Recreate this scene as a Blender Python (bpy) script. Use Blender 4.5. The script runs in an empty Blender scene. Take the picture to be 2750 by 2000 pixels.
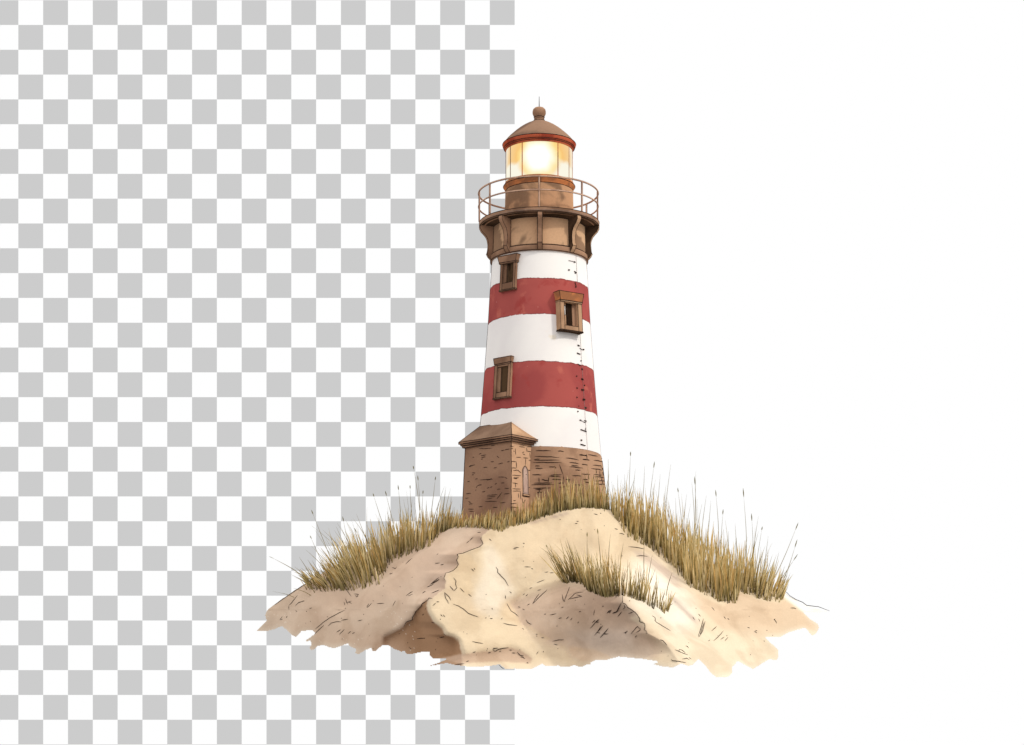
import bpy, math, random
import numpy as np
from mathutils import Vector, Matrix
random.seed(7); rng = np.random.RandomState(11)
sc = bpy.context.scene; col = sc.collection
K = 0.0165          # metres per design unit
D = 5458.0          # camera distance in design units
AX = 73.0           # tower axis, x
H = 2122.0          # design height of eye level
# design space: x right, y away, z up. All lengths in units, scaled by K on build.

# ------------------------------------------------------------------ materials
def nn(nt, t, **kw):
    n = nt.nodes.new(t)
    for k, v in kw.items(): setattr(n, k, v)
    return n
def wash(name, c1, c2, scale=.5, edge=(.42, .58), grain=.05, attr=None, c3=None, bump=.0, coords='Object', stretch=(1,1,1)):
    """matte pigment: two tones in cloudy patches with a fine grain"""
    m = bpy.data.materials.new(name); m.use_nodes = True; nt = m.node_tree; nt.nodes.clear()
    out = nn(nt, 'ShaderNodeOutputMaterial'); d = nn(nt, 'ShaderNodeBsdfDiffuse'); d.inputs['Roughness'].default_value = .6
    tc = nn(nt, 'ShaderNodeTexCoord'); mp = nn(nt, 'ShaderNodeMapping'); mp.inputs['Scale'].default_value = stretch
    nt.links.new(tc.outputs[coords], mp.inputs['Vector'])
    n1 = nn(nt, 'ShaderNodeTexNoise'); n1.inputs['Scale'].default_value = scale; n1.inputs['Detail'].default_value = 4; n1.inputs['Distortion'].default_value = .6
    nt.links.new(mp.outputs[0], n1.inputs['Vector'])
    r = nn(nt, 'ShaderNodeMapRange'); r.inputs['From Min'].default_value = edge[0]; r.inputs['From Max'].default_value = edge[1]; r.interpolation_type = 'SMOOTHSTEP'
    nt.links.new(n1.outputs['Fac'], r.inputs['Value'])
    mx = nn(nt, 'ShaderNodeMix', data_type='RGBA')
    nt.links.new(r.outputs[0], mx.inputs['Factor'])
    if attr:
        a = nn(nt, 'ShaderNodeVertexColor'); a.layer_name = attr
        nt.links.new(a.outputs['Color'], mx.inputs['A'])
        m2 = nn(nt, 'ShaderNodeMix', data_type='RGBA', blend_type='MULTIPLY'); m2.inputs['Factor'].default_value = 1
        nt.links.new(a.outputs['Color'], m2.inputs['A']); m2.inputs['B'].default_value = (*c2, 1)
        nt.links.new(m2.outputs['Result'], mx.inputs['B'])
    else:
        mx.inputs['A'].default_value = (*c1, 1); mx.inputs['B'].default_value = (*c2, 1)
    n2 = nn(nt, 'ShaderNodeTexNoise'); n2.inputs['Scale'].default_value = 14; n2.inputs['Detail'].default_value = 6
    nt.links.new(tc.outputs[coords], n2.inputs['Vector'])
    r2 = nn(nt, 'ShaderNodeMapRange'); r2.inputs['From Min'].default_value = .3; r2.inputs['From Max'].default_value = .7
    r2.inputs['To Min'].default_value = 1 - grain; r2.inputs['To Max'].default_value = 1 + grain
    nt.links.new(n2.outputs['Fac'], r2.inputs['Value'])
    m3 = nn(nt, 'ShaderNodeVectorMath', operation='SCALE')
    nt.links.new(mx.outputs['Result'], m3.inputs[0]); nt.links.new(r2.outputs[0], m3.inputs['Scale'])
    nt.links.new(m3.outputs[0], d.inputs['Color'])
    if bump:
        b = nn(nt, 'ShaderNodeBump'); b.inputs['Strength'].default_value = bump; b.inputs['Distance'].default_value = .05
        nt.links.new(n2.outputs['Fac'], b.inputs['Height']); nt.links.new(b.outputs[0], d.inputs['Normal'])
    nt.links.new(d.outputs[0], out.inputs['Surface'])
    return m
INK = wash('ink_line', (.035, .022, .018), (.07, .045, .035), 3)
SOFTINK = wash('pale_ink_line', (.25, .22, .21), (.4, .36, .34), 3)
BROWN = wash('brown_stone', (.44, .26, .165), (.24, .135, .085), .55, (.44, .6))
BROWN_L = wash('light_brown_stone', (.60, .385, .235), (.44, .265, .16), .5, (.46, .6))
DRUM = wash('light_and_shade_drum_stone', (.74, .48, .29), (.36, .22, .135), .62, (.53, .57), stretch=(1, 1, .8))  # pale and dark patches paint light and shadow below the gallery
WATCH = wash('watch_room_copper', (.60, .355, .205), (.30, .18, .11), .42, (.50, .60))
ROOF_SHADE = wash('shaded_porch_roof', (.27, .175, .12), (.20, .125, .085), .4)
BROWN_D = wash('shaded_brown_stone', (.11, .065, .04), (.06, .036, .022), .8)
LAMP_RED = wash('lamp_tinted_red_iron', (.62, .145, .07), (.42, .075, .04), 1.2)  # red iron with the lantern's glow painted into its colour
ORANGE = wash('lamp_lit_copper', (.66, .25, .095), (.40, .17, .08), 1.2)  # lamp glow painted into the sill; a window lintel shares the orange
COPPER = wash('roof_copper', (.34, .21, .14), (.20, .125, .09), .42, (.40, .56))
RAIL = wash('rail_iron', (.70, .47, .34), (.52, .33, .24), 1.5)
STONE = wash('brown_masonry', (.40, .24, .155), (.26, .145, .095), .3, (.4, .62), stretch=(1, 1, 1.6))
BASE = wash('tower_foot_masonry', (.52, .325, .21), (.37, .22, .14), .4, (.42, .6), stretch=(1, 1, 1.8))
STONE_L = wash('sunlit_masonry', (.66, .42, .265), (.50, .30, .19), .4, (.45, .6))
PLASTER = wash('pale_niche_plaster', (.62, .45, .37), (.55, .38, .31), 1)
RECESS_SHADE = wash('shaded_window_recess', (.035, .02, .012), (.11, .065, .035), .9, (.4, .5), stretch=(1, 1, .4))
WINW = wash('pale_glint', (.9, .88, .85), (.8, .78, .75), 1)

def tower_mat(z0):
    """painted bands with slightly ragged edges; heights are object z in metres"""
    m = bpy.data.materials.new('painted_red_white_bands'); m.use_nodes = True; nt = m.node_tree; nt.nodes.clear()
    out = nn(nt, 'ShaderNodeOutputMaterial'); d = nn(nt, 'ShaderNodeBsdfDiffuse')
    tc = nn(nt, 'ShaderNodeTexCoord'); sep = nn(nt, 'ShaderNodeSeparateXYZ'); nt.links.new(tc.outputs['Object'], sep.inputs[0])
    n = nn(nt, 'ShaderNodeTexNoise'); n.inputs['Scale'].default_value = 2.2; n.inputs['Detail'].default_value = 6; n.inputs['Roughness'].default_value = .65
    nt.links.new(tc.outputs['Object'], n.inputs['Vector'])
    z = nn(nt, 'ShaderNodeMath', operation='MULTIPLY_ADD'); nt.links.new(n.outputs['Fac'], z.inputs[0]); z.inputs[1].default_value = .17
    nt.links.new(sep.outputs['Z'], z.inputs[2])
    def zz(v): return (H - v) * K - z0 + .085
    def gt(v, w=.01):
        g = nn(nt, 'ShaderNodeMapRange'); g.inputs['From Min'].default_value = zz(v) - w; g.inputs['From Max'].default_value = zz(v) + w
        nt.links.new(z.outputs[0], g.inputs['Value']); return g.outputs[0]
    def mth(op, a, b):
        q = nn(nt, 'ShaderNodeMath', operation=op)
        for i, s in enumerate((a, b)):
            if isinstance(s, (int, float)): q.inputs[i].default_value = s
            else: nt.links.new(s, q.inputs[i])
        return q.outputs[0]
    red = mth('ADD', mth('SUBTRACT', gt(874), gt(779)), mth('SUBTRACT', gt(1120), gt(1000)))
    ink = 0.0
    for v in (874, 779, 1120, 1000):
        ink = mth('ADD', ink, mth('SUBTRACT', gt(v + .9, .012), gt(v - .9, .012)))
    def patch(scale, lo, hi, seed):
        a = nn(nt, 'ShaderNodeTexNoise', noise_dimensions='4D'); a.inputs['W'].default_value = seed; a.inputs['Scale'].default_value = scale; a.inputs['Detail'].default_value = 5; a.inputs['Distortion'].default_value = .5
        nt.links.new(tc.outputs['Object'], a.inputs['Vector'])
        g = nn(nt, 'ShaderNodeMapRange', interpolation_type='SMOOTHSTEP'); g.inputs['From Min'].default_value = lo; g.inputs['From Max'].default_value = hi
        nt.links.new(a.outputs['Fac'], g.inputs['Value']); return g.outputs[0]
    def mix(f, a, b):
        q = nn(nt, 'ShaderNodeMix', data_type='RGBA')
        if isinstance(f, float): q.inputs['Factor'].default_value = f
        else: nt.links.new(f, q.inputs['Factor'])
        for k, s in (('A', a), ('B', b)):
            if isinstance(s, tuple): q.inputs[k].default_value = (*s, 1)
            else: nt.links.new(s, q.inputs[k])
        return q.outputs['Result']
    white = mix(patch(.35, .45, .62, 1.), (.93, .905, .875), (.88, .845, .83))
    white = mix(patch(1.3, .64, .72, 4.), white, (.86, .79, .68))
    redc = mix(patch(.4, .42, .58, 2.), (.42, .097, .085), (.345, .074, .070))
    redc = mix(patch(1.1, .56, .66, 7.), redc, (.50, .135, .105))
    redc = mix(patch(7., .70, .74, 3.), redc, (.70, .36, .30)); redc = mix(patch(1.6, .56, .72, 5.), redc, (.36, .062, .056))
    c = mix(red, white, redc)
    c = mix(mth('MULTIPLY', ink, patch(1.1, .35, .45, 9.)), c, (.19, .03, .028))
    nt.links.new(c, d.inputs['Color']); nt.links.new(d.outputs[0], out.inputs['Surface'])
    return m

def glass_mat(z0):
    """frosted lantern glass with a painted glow in place of light from a lens"""
    m = bpy.data.materials.new('glowing_lantern_glass'); m.use_nodes = True; nt = m.node_tree; nt.nodes.clear()
    out = nn(nt, 'ShaderNodeOutputMaterial'); e = nn(nt, 'ShaderNodeEmission')
    tc = nn(nt, 'ShaderNodeTexCoord')
    dist = nn(nt, 'ShaderNodeVectorMath', operation='DISTANCE'); nt.links.new(tc.outputs['Object'], dist.inputs[0])
    dist.inputs[1].default_value = (-2*K, -90 * K, (H - 447) * K - z0)  # centre of the painted glow; no lens is modelled
    n = nn(nt, 'ShaderNodeTexNoise'); n.inputs['Scale'].default_value = 1.6; n.inputs['Detail'].default_value = 3
    nt.links.new(tc.outputs['Object'], n.inputs['Vector'])
    a = nn(nt, 'ShaderNodeMath', operation='MULTIPLY_ADD'); nt.links.new(n.outputs['Fac'], a.inputs[0]); a.inputs[1].default_value = .35; nt.links.new(dist.outputs['Value'], a.inputs[2])
    cr = nn(nt, 'ShaderNodeValToRGB'); r = cr.color_ramp; mr = nn(nt, 'ShaderNodeMapRange'); mr.inputs['From Max'].default_value = 2.2
    nt.links.new(a.outputs[0], mr.inputs['Value']); nt.links.new(mr.outputs[0], cr.inputs['Fac'])
    r.elements[0].position = .30; r.elements[0].color = (1.15, 1.1, 1.0, 1)
    r.elements[1].position = .42; r.elements[1].color = (1.0, .88, .52, 1)
    for p, c in ((.49, (1.0, .74, .28, 1)), (.58, (.95, .58, .20, 1)), (.80, (.92, .64, .32, 1)), (1.0, (.93, .86, .72, 1))):
        el = r.elements.new(p); el.color = c
    # lower part of every pane stays creamy
    sep = nn(nt, 'ShaderNodeSeparateXYZ'); nt.links.new(tc.outputs['Object'], sep.inputs[0])
    g = nn(nt, 'ShaderNodeMapRange', interpolation_type='SMOOTHSTEP'); g.inputs['From Min'].default_value = (H - 447) * K - z0 ; g.inputs['From Max'].default_value = (H - 462) * K - z0
    w = nn(nt, 'ShaderNodeMath', operation='MULTIPLY_ADD'); nt.links.new(n.outputs['Fac'], w.inputs[0]); w.inputs[1].default_value = .5; 
    w2 = nn(nt, 'ShaderNodeMath', operation='ADD'); nt.links.new(sep.outputs['Z'], w2.inputs[0]); w2.inputs[1].default_value = -.25
    nt.links.new(w2.outputs[0], w.inputs[2]); nt.links.new(w.outputs[0], g.inputs['Value'])
    far = nn(nt, 'ShaderNodeMapRange', interpolation_type='SMOOTHSTEP'); far.inputs['From Min'].default_value = .75; far.inputs['From Max'].default_value = 1.15
    nt.links.new(dist.outputs['Value'], far.inputs['Value'])
    gm = nn(nt, 'ShaderNodeMath', operation='MULTIPLY'); nt.links.new(g.outputs[0], gm.inputs[0]); nt.links.new(far.outputs[0], gm.inputs[1])
    mx = nn(nt, 'ShaderNodeMix', data_type='RGBA'); nt.links.new(gm.outputs[0], mx.inputs['Factor']); nt.links.new(cr.outputs[0], mx.inputs['A']); mx.inputs['B'].default_value = (.97, .93, .78, 1)
    nt.links.new(mx.outputs['Result'], e.inputs['Color']); nt.links.new(e.outputs[0], out.inputs['Surface'])
    return m

# ------------------------------------------------------------------ mesh builder
class MB:
    def __init__(s): s.v = []; s.f = []; s.m = []; s.mats = []; s.col = None
    def mi(s, mat):
        if mat not in s.mats: s.mats.append(mat)
        return s.mats.index(mat)
    def add(s, vs, fs, mat):
        o = len(s.v); s.v += [tuple(p) for p in vs]; i = s.mi(mat)
        for f in fs: s.f.append(tuple(o + k for k in f)); s.m.append(i)
    def tube(s, pts, r, mat, n=5, closed=False, taper=None):
        pts = [Vector(p) for p in pts]; N = len(pts); vs = []; fs = []
        if mat is INK: r *= 1.28
        for i, p in enumerate(pts):
            a = pts[(i - 1) % N] if (closed or i > 0) else p; b = pts[(i + 1) % N] if (closed or i < N - 1) else p
            t = (b - a); t = t.normalized() if t.length > 1e-9 else Vector((0, 0, 1))
            u = t.cross(Vector((0, 0, 1)));
            if u.length < .05: u = t.cross(Vector((0, 1, 0)))
            u.normalize(); w = t.cross(u)
            rr = r if taper is None else r * taper(i / max(1, N - 1))
            for k in range(n):
                q = 2 * math.pi * k / n; vs.append(p + u * (rr * math.cos(q)) + w * (rr * math.sin(q)))
        M = N if closed else N - 1
        for i in range(M):
            for k in range(n):
                a = i * n + k; b = i * n + (k + 1) % n; c = ((i + 1) % N) * n + (k + 1) % n; d = ((i + 1) % N) * n + k
                fs.append((a, b, c, d))
        if not closed:
            fs.append(tuple(range(n))[::-1]); fs.append(tuple((N - 1) * n + k for k in range(n)))
        s.add(vs, fs, mat)
    def ring(s, r, z, rad, mat, seg=96, n=6):
        s.tube([(AX + r * math.sin(2*math.pi*i/seg), -r * math.cos(2*math.pi*i/seg), z) for i in range(seg)], rad, mat, n, True)
    def lathe(s, prof, mat, seg=96, cap=True):
        """prof: list of (r, z) from bottom to top"""
        vs = []; fs = []; P = len(prof)
        for (r, z) in prof:
            for i in range(seg):
                a = 2*math.pi*i/seg; vs.append((AX + r*math.sin(a), -r*math.cos(a), z))
        for j in range(P - 1):
            for i in range(seg):
                k = (i+1) % seg; fs.append((j*seg+i, j*seg+k, (j+1)*seg+k, (j+1)*seg+i))
        if cap:
            fs.append(tuple(range(seg))[::-1]); fs.append(tuple((P-1)*seg+i for i in range(seg)))
        s.add(vs, fs, mat)
    def frame_box(s, F, x0, x1, y0, y1, z0, z1, mat, ink=None, shrink=0, ir=.6, rough=0):
        """box in a local frame F (maps local (t, outward, up)); shrink narrows the lower end of the box"""
        c = [(x0+shrink, y0, z0), (x1-shrink, y0, z0), (x1-shrink, y1-shrink*.6, z0), (x0+shrink, y1-shrink*.6, z0), (x0, y0, z1), (x1, y0, z1), (x1, y1, z1), (x0, y1, z1)]
        if rough: c = [(a+random.uniform(-rough, rough), b, d+random.uniform(-rough, rough)) for a, b, d in c]
        c = [F(*p) for p in c]
        s.add(c, [(0,1,2,3), (7,6,5,4), (0,4,5,1), (1,5,6,2), (2,6,7,3), (3,7,4,0)], mat)
        if ink:
            for a, b in ((0,1),(1,2),(2,3),(3,0),(4,5),(5,6),(6,7),(7,4),(0,4),(1,5),(2,6),(3,7)):
                s.tube([c[a], c[b]], ir, ink, 4)
    def build(s, name, parent=None, smooth=False, origin=(0, 0, 0), bevel=0):
        me = bpy.data.meshes.new(name); o3 = Vector(origin)
        me.from_pydata([((Vector(p) - o3) * K)[:] for p in s.v], [], s.f)
        for m in s.mats: me.materials.append(m)
        me.polygons.foreach_set('material_index', s.m)
        if smooth: me.polygons.foreach_set('use_smooth', [True]*len(s.f))
        if s.col is not None:
            at = me.color_attributes.new('pigment', 'FLOAT_COLOR', 'POINT'); at.data.foreach_set('color', np.asarray(s.col, dtype=np.float32).ravel())
        me.update(); ob = bpy.data.objects.new(name, me); col.objects.link(ob)
        if parent is not None: ob.parent = parent
        else: ob.location = o3 * K
        if smooth:
            md = None
            me.set_sharp_from_angle(angle=math.radians(42)) if hasattr(me, 'set_sharp_from_angle') else None
        return ob
def tag(o, label=None, cat=None, group=None, kind=None):
    for k, v in (('label', label), ('category', cat), ('group', group), ('kind', kind)):
        if v: o[k] = v
def P3(u, v, y):   # a design-space point given by its bearing and depth
    s = (D + y) / D; return ((u - 1375) * s, y, (H - v) * s)

# ------------------------------------------------------------------ LIGHTHOUSE
OR = (AX, 0, H - 1400)
lh = bpy.data.objects.new('lighthouse', None); col.objects.link(lh); lh.location = Vector(OR) * K
tag(lh, 'red and white banded lighthouse with brown gallery and glowing lantern, standing on the sand dune', 'lighthouse')
z0 = OR[2] * K
def part(mb, name, parent=lh, label=None, smooth=False):
    o = mb.build(name, parent, smooth, OR)
    if label: o['label'] = label
    return o
TW = [(708, 126.5), (779, 131.5), (874, 137), (1000, 146.3), (1120, 156), (1227, 166), (1312, 176), (1420, 183)]
def rad(v): return float(np.interp(v, [a for a, b in TW], [b for a, b in TW]))
def on_tower(th, v, out=0):   # v on the axis scale
    r = rad(v) + out; return (AX + r*math.sin(th), -r*math.cos(th), H - v)

mb = MB(); tm = tower_mat(z0)
vs = np.arange(1226, 698, -8).tolist() + [698]
mb.lathe([(rad(v), H - v) for v in vs], tm, 128, cap=True)
for th in (-math.radians(88.6), math.radians(88.6)):     # drawn outline added down each flank, no real seam
    mb.tube([on_tower(th, v, .1) for v in range(1226, 700, -25)], .75, SOFTINK if th > 0 else INK, 5)
part(mb, 'tower_wall', smooth=True)

# stone base with ragged upper rim and loose joints
mb = MB(); seg = 128
vs_, fs_ = [], []
rows = [1420, 1380, 1340, 1300, 1270, 1245, 1228]
for j, v in enumerate(rows):
    for i in range(seg):
        a = 2*math.pi*i/seg; vv = v + (random.choice((0, 0, -3, 2, 1)) if j == len(rows)-1 else 0)
        r = rad(v) + 1.4; vs_.append((AX + r*math.sin(a), -r*math.cos(a), H - vv))
for j in range(len(rows)-1):
    for i in range(seg):
        k = (i+1) % seg; fs_.append((j*seg+i, j*seg+k, (j+1)*seg+k, (j+1)*seg+i))
for i in range(seg):
    a = 2*math.pi*i/seg; r = rad(1228) - 2; vs_.append((AX + r*math.sin(a), -r*math.cos(a), H - 1226))
for i in range(seg):
    k = (i+1) % seg; j = len(rows)-1; fs_.append((j*seg+i, j*seg+k, (j+1)*seg+k, (j+1)*seg+i))
mb.add(vs_, fs_, BASE)
def arc_stroke(th0, th1, va, vb, w, mat=INK, n=7, jit=.6):
    pts = []
    for i in range(n):
        t = i/(n-1); th = th0 + (th1-th0)*t; v = va + (vb-va)*t + random.uniform(-jit, jit); pts.append(on_tower(th, v, 1.7))
    mb.tube(pts, w, mat, 4, taper=lambda t: .45 + 1.1*math.sin(math.pi*min(1, t*1.1))**.5 if 0 < t < 1 else .35)
def inv(u, v):   # bearing on the stone base -> angle and axis height
    s = 1.0
    for _ in range(4):
        vv = H - (H - v) * s; r = rad(vv); x = (u - 1375) * s - AX; x = max(-r*.999, min(r*.999, x)); y = -math.sqrt(r*r - x*x); s = (D + y)/D
    return math.asin(x/r), H - (H - v) * s
for (x0, y0, x1, y1) in [(1125,515,1315,520),(1400,520,1480,532),(1500,610,1665,635),(1110,590,1420,605),(1100,630,1180,625),(1110,645,1420,640),(1090,670,1450,672),
        (1670,568,1765,578),(1715,628,1790,635),(1545,665,1670,685),(1705,690,1770,700),(1545,722,1720,738),(1620,762,1690,768),(1570,705,1665,712),(1115,712,1180,714),
        (1290,722,1375,725),(1080,820,1200,825),(1310,825,1450,822),(1700,815,1805,818),(1580,835,1700,838),(1120,740,1215,745),(1290,840,1440,850),(1100,930,1330,925),
        (1070,950,1360,948),(1090,995,1330,990),(1330,880,1450,885),(1715,880,1780,885),(1740,915,1800,920),(1850,820,1960,830),(1860,850,1980,860),(1820,745,1960,765),
        (1840,700,1950,712),(1850,640,1955,660),(1780,570,1900,590),(1860,900,1990,905),(1845,940,1995,945),(1500,880,1560,890),(1600,950,1720,955),(1200,880,1290,905),
        (1120,1010,1210,1012),(1140,1050,1220,1045),(1400,930,1490,925),(1420,980,1500,975)]:
    a, va = inv(1200 + x0*.2123, 1100 + y0*.2123); b, vb = inv(1200 + x1*.2123, 1100 + y1*.2123)
    arc_stroke(a, b, va, vb, .62)
for (x0, y0, x1, y1) in [(1375,725,1375,745),(1420,690,1470,830),(1470,830,1480,930),(1290,850,1280,920),(1785,815,1785,880),(1850,830,1845,935),(1925,770,1930,860),(1880,760,1890,810),
        (1165,860,1170,920),(1760,560,1770,640),(1900,860,1895,905),(1950,860,1950,900),(1940,700,1945,740),(1905,905,1905,945),(1540,870,1545,930),(1170,1000,1168,1080),(1960,905,1960,945)]:
    a, va = inv(1200 + x0*.2123, 1100 + y0*.2123); b, vb = inv(1200 + x1*.2123, 1100 + y1*.2123)
    arc_stroke(a, b, va, vb, .55, n=4, jit=.3)
for _ in range(110):   # joints round the rest of the base
    a = random.uniform(1.3, 5.1); v = random.uniform(1235, 1380); arc_stroke(a, a + random.uniform(.05, .16), v, v + random.uniform(-2, 2), .55)
mb.tube([on_tower(math.radians(88.6), v, 1.6) for v in range(1400, 1228, -16)], .9, INK, 5)
part(mb, 'stone_base', smooth=True)

# collar + drum under the gallery
mb = MB()
mb.lathe([(124, H-706), (130.5, H-705), (132, H-701), (131.5, H-692), (129, H-689), (124, H-688)], BROWN, 96)
mb.ring(131, H-704.5, .75, INK); mb.ring(131.2, H-690.5, .6, INK); mb.ring(128.6, H-688.5, .5, INK)
part(mb, 'collar', smooth=True)
mb = MB()
mb.lathe([(126.5, H-690), (125.5, H-650), (125, H-616)], DRUM, 96)
mb.ring(125.2, H-616.6, .8, INK)
for i in range(9):
    a = math.radians(20 + 40*i)
part(mb, 'corbel_drum', smooth=True)
mb = MB()
mb.lathe([(120, H-615.8), (150, H-614), (158, H-612.5), (160.5, H-611), (161.5, H-608), (161.5, H-602.5), (159.5, H-600), (120, H-599.5)], BROWN, 128); mb.lathe([(121, H-616.4), (158.5, H-613.2)], BROWN_D, 128, cap=False)  # second, dark sheet paints the shade under the deck
mb.ring(161.2, H-601, .65, INK, 128); mb.ring(160.6, H-611, .8, INK, 128); mb.ring(161.4, H-607.6, .35, SOFTINK, 128)
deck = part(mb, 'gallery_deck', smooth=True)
prof = [(123, 616), (160.5, 613), (161.5, 621), (157, 629.5), (150.5, 636), (144.5, 643), (141, 651), (139, 663), (140.5, 680), (143, 688), (139, 696), (131, 704), (123, 700)]
for i in range(9):
    a = math.radians(40*i); n = Vector((math.sin(a), -math.cos(a), 0)); t = Vector((math.cos(a), math.sin(a), 0)); hw = 6.2
    mb = MB(); L = []; R = []
    for (r, v) in prof:
        c = Vector((AX, 0, H - v)) + n*r; L.append(c - t*hw); R.append(c + t*hw)
    N = len(prof)
    mb.add(L, [tuple(range(N))], BROWN_D if i not in (0,) else BROWN); mb.add(R, [tuple(range(N))[::-1]], BROWN)  # left faces take the dark stone: shade painted in
    mb.add(L + R, [(k, N+k, N+(k+1) % N, (k+1) % N) for k in range(N)], BROWN_L if 0 < i < 4 else BROWN)  # right-hand brackets take the lighter stone: light painted in
    for S in (L, R): mb.tube(S[1:12], .6, INK, 4)
    mb.tube([L[1], R[1]], .5, INK, 4); mb.tube([L[9], R[9]], .5, INK, 4)
    for k, (r, v) in enumerate(((125.6, 617), (126.4, 688))): pass
    for sgn, S in ((-1, L), (1, R)):
        q = [Vector((AX, 0, H - v)) + n*math.sqrt(max(0, r*r - hw*hw)) + t*sgn*(hw + .3) for r, v in ((125.5, 618), (126.3, 650), (127, 687))]; mb.tube(q, .55, INK, 4)
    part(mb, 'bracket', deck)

# railing
mb = MB()
for v, r in ((521, 2.3), (556, 2.0)):
    mb.ring(160.5, H - v, r, RAIL, 96, 8)
    mb.ring(159.5 + r*.8, H - v - r*.85, .34, INK, 96, 4); mb.ring(159.5 + r*.6, H - v + r*.95, .3, INK, 96, 4)
rail = part(mb, 'gallery_railing', smooth=True); rail.location.x = -2.2*K
for deg in (0, 45, 82, 124, 160, 200, 236, 277, 306):
    a = math.radians(deg); x, y = AX + 159.5*math.sin(a), -159.5*math.cos(a)
    mb = MB(); mb.tube([(x, y, H - 601), (x, y, H - 594), (x, y, H - 521)], 2.4, RAIL, 8)
    for s in (-1, 1):
        dx, dy = math.cos(a)*2.2*s + math.sin(a)*1.2, math.sin(a)*2.2*s - math.cos(a)*1.2
        mb.tube([(x + dx, y + dy, H - 600), (x + dx, y + dy, H - 522)], .42, INK, 4)
    part(mb, 'post', rail, smooth=True)

# watch room drum and sill
mb = MB()
mb.lathe([(93.5, H-601), (93, H-585), (91.8, H-550), (91, H-516)], WATCH, 96)
mb.ring(93.8, H-599.2, .7, INK)
part(mb, 'watch_room', smooth=True, label='light brown drum below the lantern, shaded on its left')
mb = MB()
mb.lathe([(90, H-517), (90.5, H-514), (93.5, H-508), (96, H-504), (96.2, H-501), (93.5, H-498), (92.5, H-494.5), (88, H-494)], ORANGE, 96)
mb.ring(96.3, H-502.5, .7, INK); mb.ring(90.9, H-515.2, .7, INK); mb.ring(93.4, H-498.5, .45, INK)
part(mb, 'lantern_sill', smooth=True)

# lantern
mb = MB(); gm = glass_mat(z0)
mb.lathe([(88.5, H-495), (88.5, H-402)], gm, 96, cap=True)
glass = part(mb, 'lantern_glass', smooth=True)
for deg in (-90.5, -60, -31, 33, 62, 90.5, 120, 150, 180, 210, 240):
    a = math.radians(deg); x, y = AX + 89.4*math.sin(a), -89.4*math.cos(a)
    mb = MB(); front = abs(deg) < 40
    mb.tube([(x, y, H-495), (x, y, H-402)], 1.25 if front else .95, ORANGE if front else RAIL, 6)
    s = -1 if deg < 0 else 1
    mb.tube([(x + math.cos(a)*1.1, y + math.sin(a)*1.1 , H-495), (x + math.cos(a)*1.1, y + math.sin(a)*1.1, H-402)], .42, INK if not front else LAMP_RED, 4)
    part(mb, 'glazing_bar', glass)

# roof
mb = MB()
rp = [(97.5, 389), (94, 384.2), (87.5, 376.5), (80, 368.8), (73, 362.5), (64, 354.5), (54, 346.8), (44, 340), (34, 334.3), (24, 329.5), (15, 325.6), (11, 324.5)]
mb.lathe([(r, H - v) for r, v in rp], COPPER, 96)
roof = part(mb, 'roof', smooth=True)
mb = MB()
mb.lathe([(88, H-407), (91, H-406), (93, H-401), (95.5, H-398), (98, H-394), (98.5, H-390.5), (97, H-388.4), (90, H-388.2)], LAMP_RED, 96)
mb.ring(98.3, H-389.4, .8, INK); mb.ring(95.3, H-398.6, .6, INK); mb.ring(92.6, H-402, .55, INK); mb.ring(90.4, H-406.3, .6, ORANGE)
part(mb, 'eave_rim', roof, smooth=True)
mb = MB()
fb = [(15.5, 326), (15, 323.5), (13.2, 321.5), (13.2, 317), (14.2, 315.5), (13, 314.3), (15.8, 310.5), (17.8, 305.5), (18, 300), (16.4, 294), (12, 289.8), (6, 288.2), (.5, 287.6)]
mb.lathe([(r, H - v) for r, v in fb], BROWN, 40)
mb.ring(15.3, H-324.6, .7, INK, 40); mb.ring(14.1, H-315.2, .7, INK, 40); mb.ring(13.3, H-320, .5, INK, 40)
part(mb, 'finial_ball', roof, smooth=True)
mb = MB(); mb.tube([(AX, 0, H-288.5), (AX, 0, H-275), (AX, 0, H-259)], .95, INK, 6, taper=lambda t: 1 - .5*t)
part(mb, 'spike', roof)

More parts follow.
